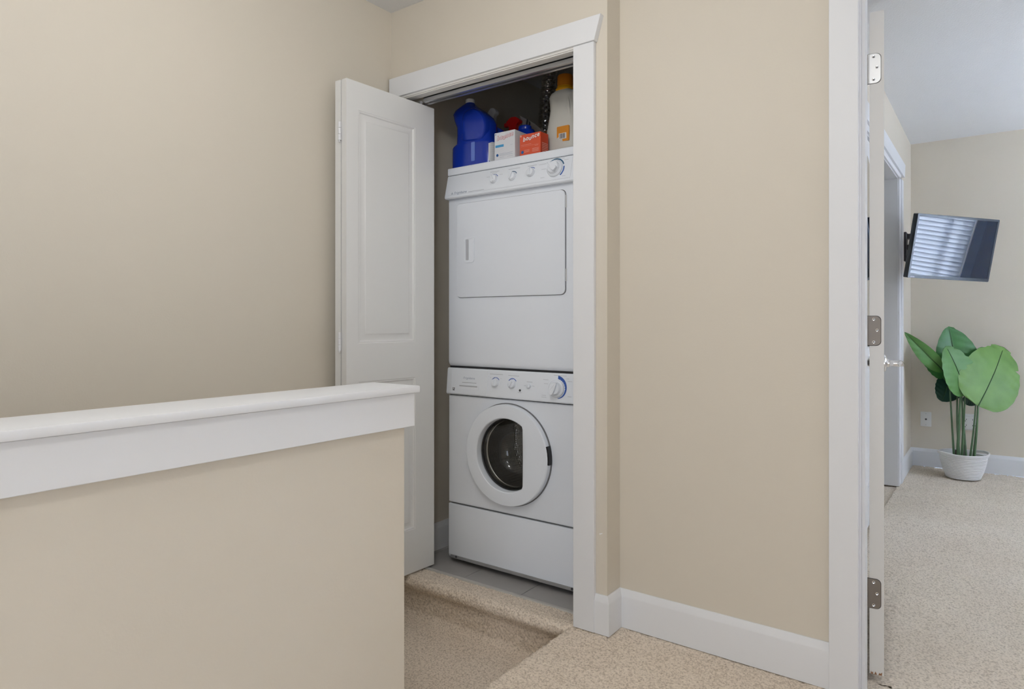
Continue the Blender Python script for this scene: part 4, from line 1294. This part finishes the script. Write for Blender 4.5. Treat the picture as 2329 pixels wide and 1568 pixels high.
b.build('bezel', 'tvbody', tv)
B(tf).prism(i1, -0.006, -0.0022).build('screen', 'tvscreen', tv, label='glossy dark screen with window reflections')
b = B(tf)
b.prism(rrect(-TW * 0.38, -TH * 0.40, TW * 0.38, TH * 0.36, 0.02, 4), -0.055, -0.034)
b.build('back_shell', 'tvbody', tv)
b = B(tf)
bars(b, [(-TW / 2 + 0.02, -TH / 2 + 0.006, -TW / 2 + 0.05, -TH / 2 + 0.009)], 0.0006)
b.build('control_marks', 'print', tv, smooth=0)

b = B().box((XL, 5.440, 1.525), (XL + 0.016, 5.560, 1.735), 0.003, 1)
b.build('wall_plate', 'mount', tv)
bk = tf @ Vector((0, 0, -0.056))
for zz in (1.705, 1.628, 1.548):
    B().box((XL + 0.010, 5.466, zz - 0.018), (XL + 0.058, 5.534, zz + 0.018), 0.003, 1).build('bracket', 'mount', tv)
B().tube([(XL + 0.045, 5.50, 1.52), (XL + 0.045, 5.50, 1.735)], 0.008, 12).build('pivot_pin', 'steel', tv)
p0 = Vector((XL + 0.05, 5.50, 1.628))
pm = Vector((-0.36, 5.335, 1.60))
b = B()
for a0, a1 in ((p0, pm), (pm, bk)):
    d_ = (a1 - a0)
    m_ = frame(a0, d_, (0, 0, 1), None)
    b.box((0, -0.045, -0.010), (d_.length, 0.045, 0.010), 0.004, 1, m=m_)
b.build('arm', 'mount', tv)
b = B(tf)
b.box((-0.06, -0.06, -0.064), (0.06, 0.06, -0.0555), 0.002, 1)
b.build('screen_plate', 'mount', tv)

# wall plates
co = root('cable_plate', (-0.4405, 5.90, 0.357), 'white cable wall plate with one round jack', 'wall plate')
fpl = front(-0.4405, 5.90, 0.357)
B(fpl).prism(rrect(-0.035, -0.055, 0.035, 0.055, 0.003, 3), 0.0, 0.006, 0.002, 2).build('plate', 'plate', co)
B(fpl).lathe([(0.0065, 0.005), (0.0065, 0.010), (0.0045, 0.014), (0.003, 0.014)], 16).build('jack', 'dark', co, label='dark cable jack')
for yy in (-0.042, 0.042):
    B(fpl).lathe([(0.003, 0.0055), (0.003, 0.0072), (0.001, 0.0076)], 10, Matrix.Translation((0, yy, 0))).build('screw', 'print', co)
ou = root('outlet_adapter', (-0.165, 5.90, 0.360), 'white outlet plate with a plug-in tap behind the plant stems', 'wall outlet')
fpo = front(-0.168, 5.90, 0.358)
B(fpo).prism(rrect(-0.040, -0.060, 0.036, 0.060, 0.004, 3), 0.0, 0.006, 0.002, 2).build('plate', 'plate', ou)
B(fpo).prism(rrect(-0.048, -0.050, 0.050, 0.043, 0.006, 3), 0.006, 0.034, 0.004, 2).build('tap', 'plate', ou, label='white multi-plug tap')
b = B(fpo)
for cx_, cy_ in ((-0.026, 0.018), (0.026, 0.018), (-0.026, -0.024), (0.026, -0.024)):
    for dx in (-0.007, 0.007):
        b.prism([(cx_ + dx - 0.0018, cy_), (cx_ + dx + 0.0018, cy_), (cx_ + dx + 0.0018, cy_ + 0.009), (cx_ + dx - 0.0018, cy_ + 0.009)], 0.0335, 0.0346)
    b.lathe([(0.0035, 0.0335), (0.0035, 0.0346)], 10, Matrix.Translation((cx_, cy_ - 0.007, 0)))
b.build('socket_slots', 'dark', ou, smooth=0, kind='stuff')

# ------------------------------------------------------------------ plant in its rope basket
PX_, PY_ = -0.197, 5.600
plant = root('potted_plant', (PX_, PY_, 0), 'broad-leaved green plant in the bedroom corner, standing in a white basket', 'plant')
basket = root('rope_basket', (PX_, PY_, 0), 'white coiled rope basket with two loop handles, holding the plant', 'basket')
b = B()
rings = []
n = 44
coils = 14
prof = []
for i in range(coils * 6 + 1):
    t = i / (coils * 6)
    z = 0.004 + t * 0.158
    r = 0.098 + 0.040 * (1 - (1 - t) ** 1.6)
    r += 0.0042 * abs(math.sin(PI * coils * t))
    prof.append((r, z))
for r, z in prof:
    rings.append([(PX_ + r * math.cos(2 * PI * k / n), PY_ + r * math.sin(2 * PI * k / n), z) for k in range(n)])
inner = []
for t in np.linspace(1, 0.6, 6):
    r = 0.098 + 0.040 * (1 - (1 - t) ** 1.6) - 0.008
    inner.append([(PX_ + r * math.cos(2 * PI * k / n), PY_ + r * math.sin(2 * PI * k / n), 0.004 + t * 0.158) for k in range(n)])
b.rings(rings + inner, True, True)
b.build('body', 'rope', basket, smooth=50)
# rim rope that flares into a loop on either side (sideways as the photograph shows them)
rx, ry = 0.806, 0.592
pts = []
for k in range(73):
    a = 2 * PI * k / 72
    q = math.cos(a) * rx + math.sin(a) * ry
    fl2 = max(0.0, abs(q) - 0.80) / 0.20
    r = 0.139 + 0.016 * fl2
    z = 0.166 + 0.010 * fl2
    pts.append((PX_ + r * math.cos(a), PY_ + r * math.sin(a), z))
b = B().tube(pts, 0.0062, 10, False)
b.tube([(PX_ + (p[0] - PX_) * (1.0 + 0.02), PY_ + (p[1] - PY_) * 1.02, p[2] + 0.0095) for p in pts], 0.0062, 10, False)
b.build('rim', 'rope', basket, smooth=60, label='flared rope rim with two loop handles')
B().lathe([(0.124, 0.128), (0.110, 0.136), (0.05, 0.142), (0.01, 0.144)], 30, Matrix.Translation((PX_, PY_, 0))).build('soil', 'soil', plant)

fwd = Vector((-0.592, 0.806, 0))
rgt = Vector((0.806, 0.592, 0))


def pp(px, py, w=0.0):
    """point on an upright plane through the plant, in steps of 3.07 mm right and up from the basket foot; w towards the room"""
    return Vector((PX_, PY_, 0)) + rgt * (px * 0.00307) + Vector((0, 0, py * 0.00307)) - fwd * w


def leaf(ax0, ax1, width, w0, w1, mt, turn=0.0, fold=0.25, bend=0.0, notch=(), p=0.62, q=0.62, curl=0.0, side=(1.0, 1.0), rib=True):
    """leaf along an axis from ax0 to ax1 (plane steps); turn rotates the blade about its axis (0 faces the hall)"""
    A, Z = pp(*ax0, w0), pp(*ax1, w1)
    ax = Z - A
    L = ax.length
    t_ = ax.normalized()
    nrm = (-fwd - t_ * (-fwd).dot(t_)).normalized()
    sd = t_.cross(nrm).normalized()
    sd, nrm = sd * math.cos(turn) + nrm * math.sin(turn), nrm * math.cos(turn) - sd * math.sin(turn)
    NL, NW = 34, 7
    rows, ribpts = [], []
    wm = width * 0.00307 / 2
    for i in range(NL + 1):
        t = i / NL
        c = A + ax * t + nrm * (bend * L * math.sin(PI * t * 0.9) - curl * L * t * t)
        wd_ = wm * max(0.0, math.sin(PI * min(1, max(0, t)) ** p)) ** q
        row = []
        for j in range(-NW, NW + 1):
            s = j / NW
            ww = wd_ * (side[0] if s < 0 else side[1])
            for nt0, ns, dp in notch:
                if (s < 0) == (ns < 0):
                    ww *= 1 - dp * max(0.0, 1 - abs(t - nt0) / 0.022)
            rip = 0.0025 * math.sin(t * 46 + j) * abs(s)
            row.append(c + sd * (s * ww) + nrm * (fold * abs(s) * ww - 0.12 * s * s * ww + rip))
        rows.append(row)
        ribpts.append(c + nrm * 0.0016)
    nj = 2 * NW + 1
    vs = [v for r in rows for v in r]
    th = 0.0007
    vs2 = [v - nrm * th for v in vs]
    fs = []
    N_ = len(vs)
    for i in range(NL):
        for j in range(nj - 1):
            a, b_ = i * nj + j, i * nj + j + 1
            fs.append((a, b_, b_ + nj, a + nj))
            fs.append((N_ + a, N_ + a + nj, N_ + b_ + nj, N_ + b_))
    edge = [i * nj for i in range(NL + 1)] + [NL * nj + j for j in range(1, nj)] + [i * nj + nj - 1 for i in range(NL - 1, -1, -1)] + list(range(nj - 2, 0, -1))
    for k in range(len(edge)):
        a, c2 = edge[k], edge[(k + 1) % len(edge)]
        fs.append((a, a + N_, c2 + N_, c2))
    b = B().raw(vs + vs2, fs)
    lf_ = b.build('leaf', mt, plant, smooth=60)
    if rib:
        B().tube(ribpts[:-2], [0.0032 * (1 - 0.8 * i / NL) + 0.0006 for i in range(len(ribpts) - 2)], 6).build('midrib', 'rib', lf_)
    return lf_


# offsets in plane steps: right of the basket centre (photo x - 2192) and above its foot (1090 - photo y)
leaf((11, 168), (92, 300), 128, 0.10, 0.02, 'leaf1', 0.10, 0.16, 0.03, ((0.93, 1, 0.5), (0.84, -1, 0.25), (0.74, 1, 0.22), (0.90, -1, 0.4)), 0.72, 0.46, 0.05, (1.10, 0.98))
leaf((-8, 190), (-48, 302), 84, 0.06, 0.05, 'leaf2', -0.15, 0.20, 0.05, ((0.90, 1, 0.4), (0.72, 1, 0.25)), 0.78, 0.55, 0.04, (0.95, 1.0))
leaf((-4, 210), (-19, 346), 96, -0.03, -0.07, 'leaf3', 0.12, 0.22, 0.03, ((0.93, 1, 0.3),), 0.80, 0.62, 0.0, (0.90, 1.05))
leaf((-48, 244), (-138, 334), 40, 0.02, 0.02, 'leaf2', 0.35, 0.35, 0.02, (), 0.70, 0.75, 0.0, (1.0, 0.8))
leaf((-36, 228), (-92, 302), 44, -0.04, -0.06, 'leaf3', -0.3, 0.2, 0.0, (), 0.72, 0.6, 0.0)
leaf((4, 212), (60, 298), 52, -0.02, -0.05, 'leaf3', 0.2, 0.2, 0.04, ((0.86, -1, 0.3),), 0.75, 0.55, 0.0)
leaf((-16, 240), (-34, 172), 86, -0.05, -0.07, 'leaf4', 0.1, 0.15, 0.02, (), 0.85, 0.5, 0.0, (1.05, 0.7))
leaf((8, 178), (52, 172), 26, -0.04, -0.07, 'leaf4', 0.2, 0.15, 0.0, (), 0.8, 0.5, 0.0, rib=False)


def stem(x0, x1, y1, w0, w1, r=0.0062, kink=0.0):
    pts = []
    for k in range(9):
        t = k / 8
        pts.append(pp(x0 + (x1 - x0) * t + kink * math.sin(PI * t), 42 + (y1 - 42) * t, w0 + (w1 - w0) * t))
    B().tube(pts, [r * (1.25 - 0.55 * k / 8) for k in range(9)], 10).build('stem', 'stem', plant)


stem(-18, -17, 195, 0.02, 0.05, 0.0088)
stem(-10, -9, 190, 0.03, 0.06, 0.0072)
stem(-4, -6, 212, -0.02, -0.03, 0.0066, -3)
stem(4, 1, 208, -0.01, -0.02, 0.0062)
stem(8, 8, 170, 0.03, 0.09, 0.0060, 1.5)
stem(17, 11, 169, 0.03, 0.10, 0.0082, 1.0)
stem(-14, -22, 240, -0.03, -0.05, 0.006)
stem(12, 6, 180, -0.02, -0.04, 0.0052)
B().tube([pp(-22, 40, 0.02), pp(-21, 66, 0.022)], 0.006, 8).tube([pp(-7, 42, 0.035), pp(-7, 78, 0.033)], 0.0065, 8).build('sheath', 'soil', plant, label='dark dry sheaths at the stem feet')
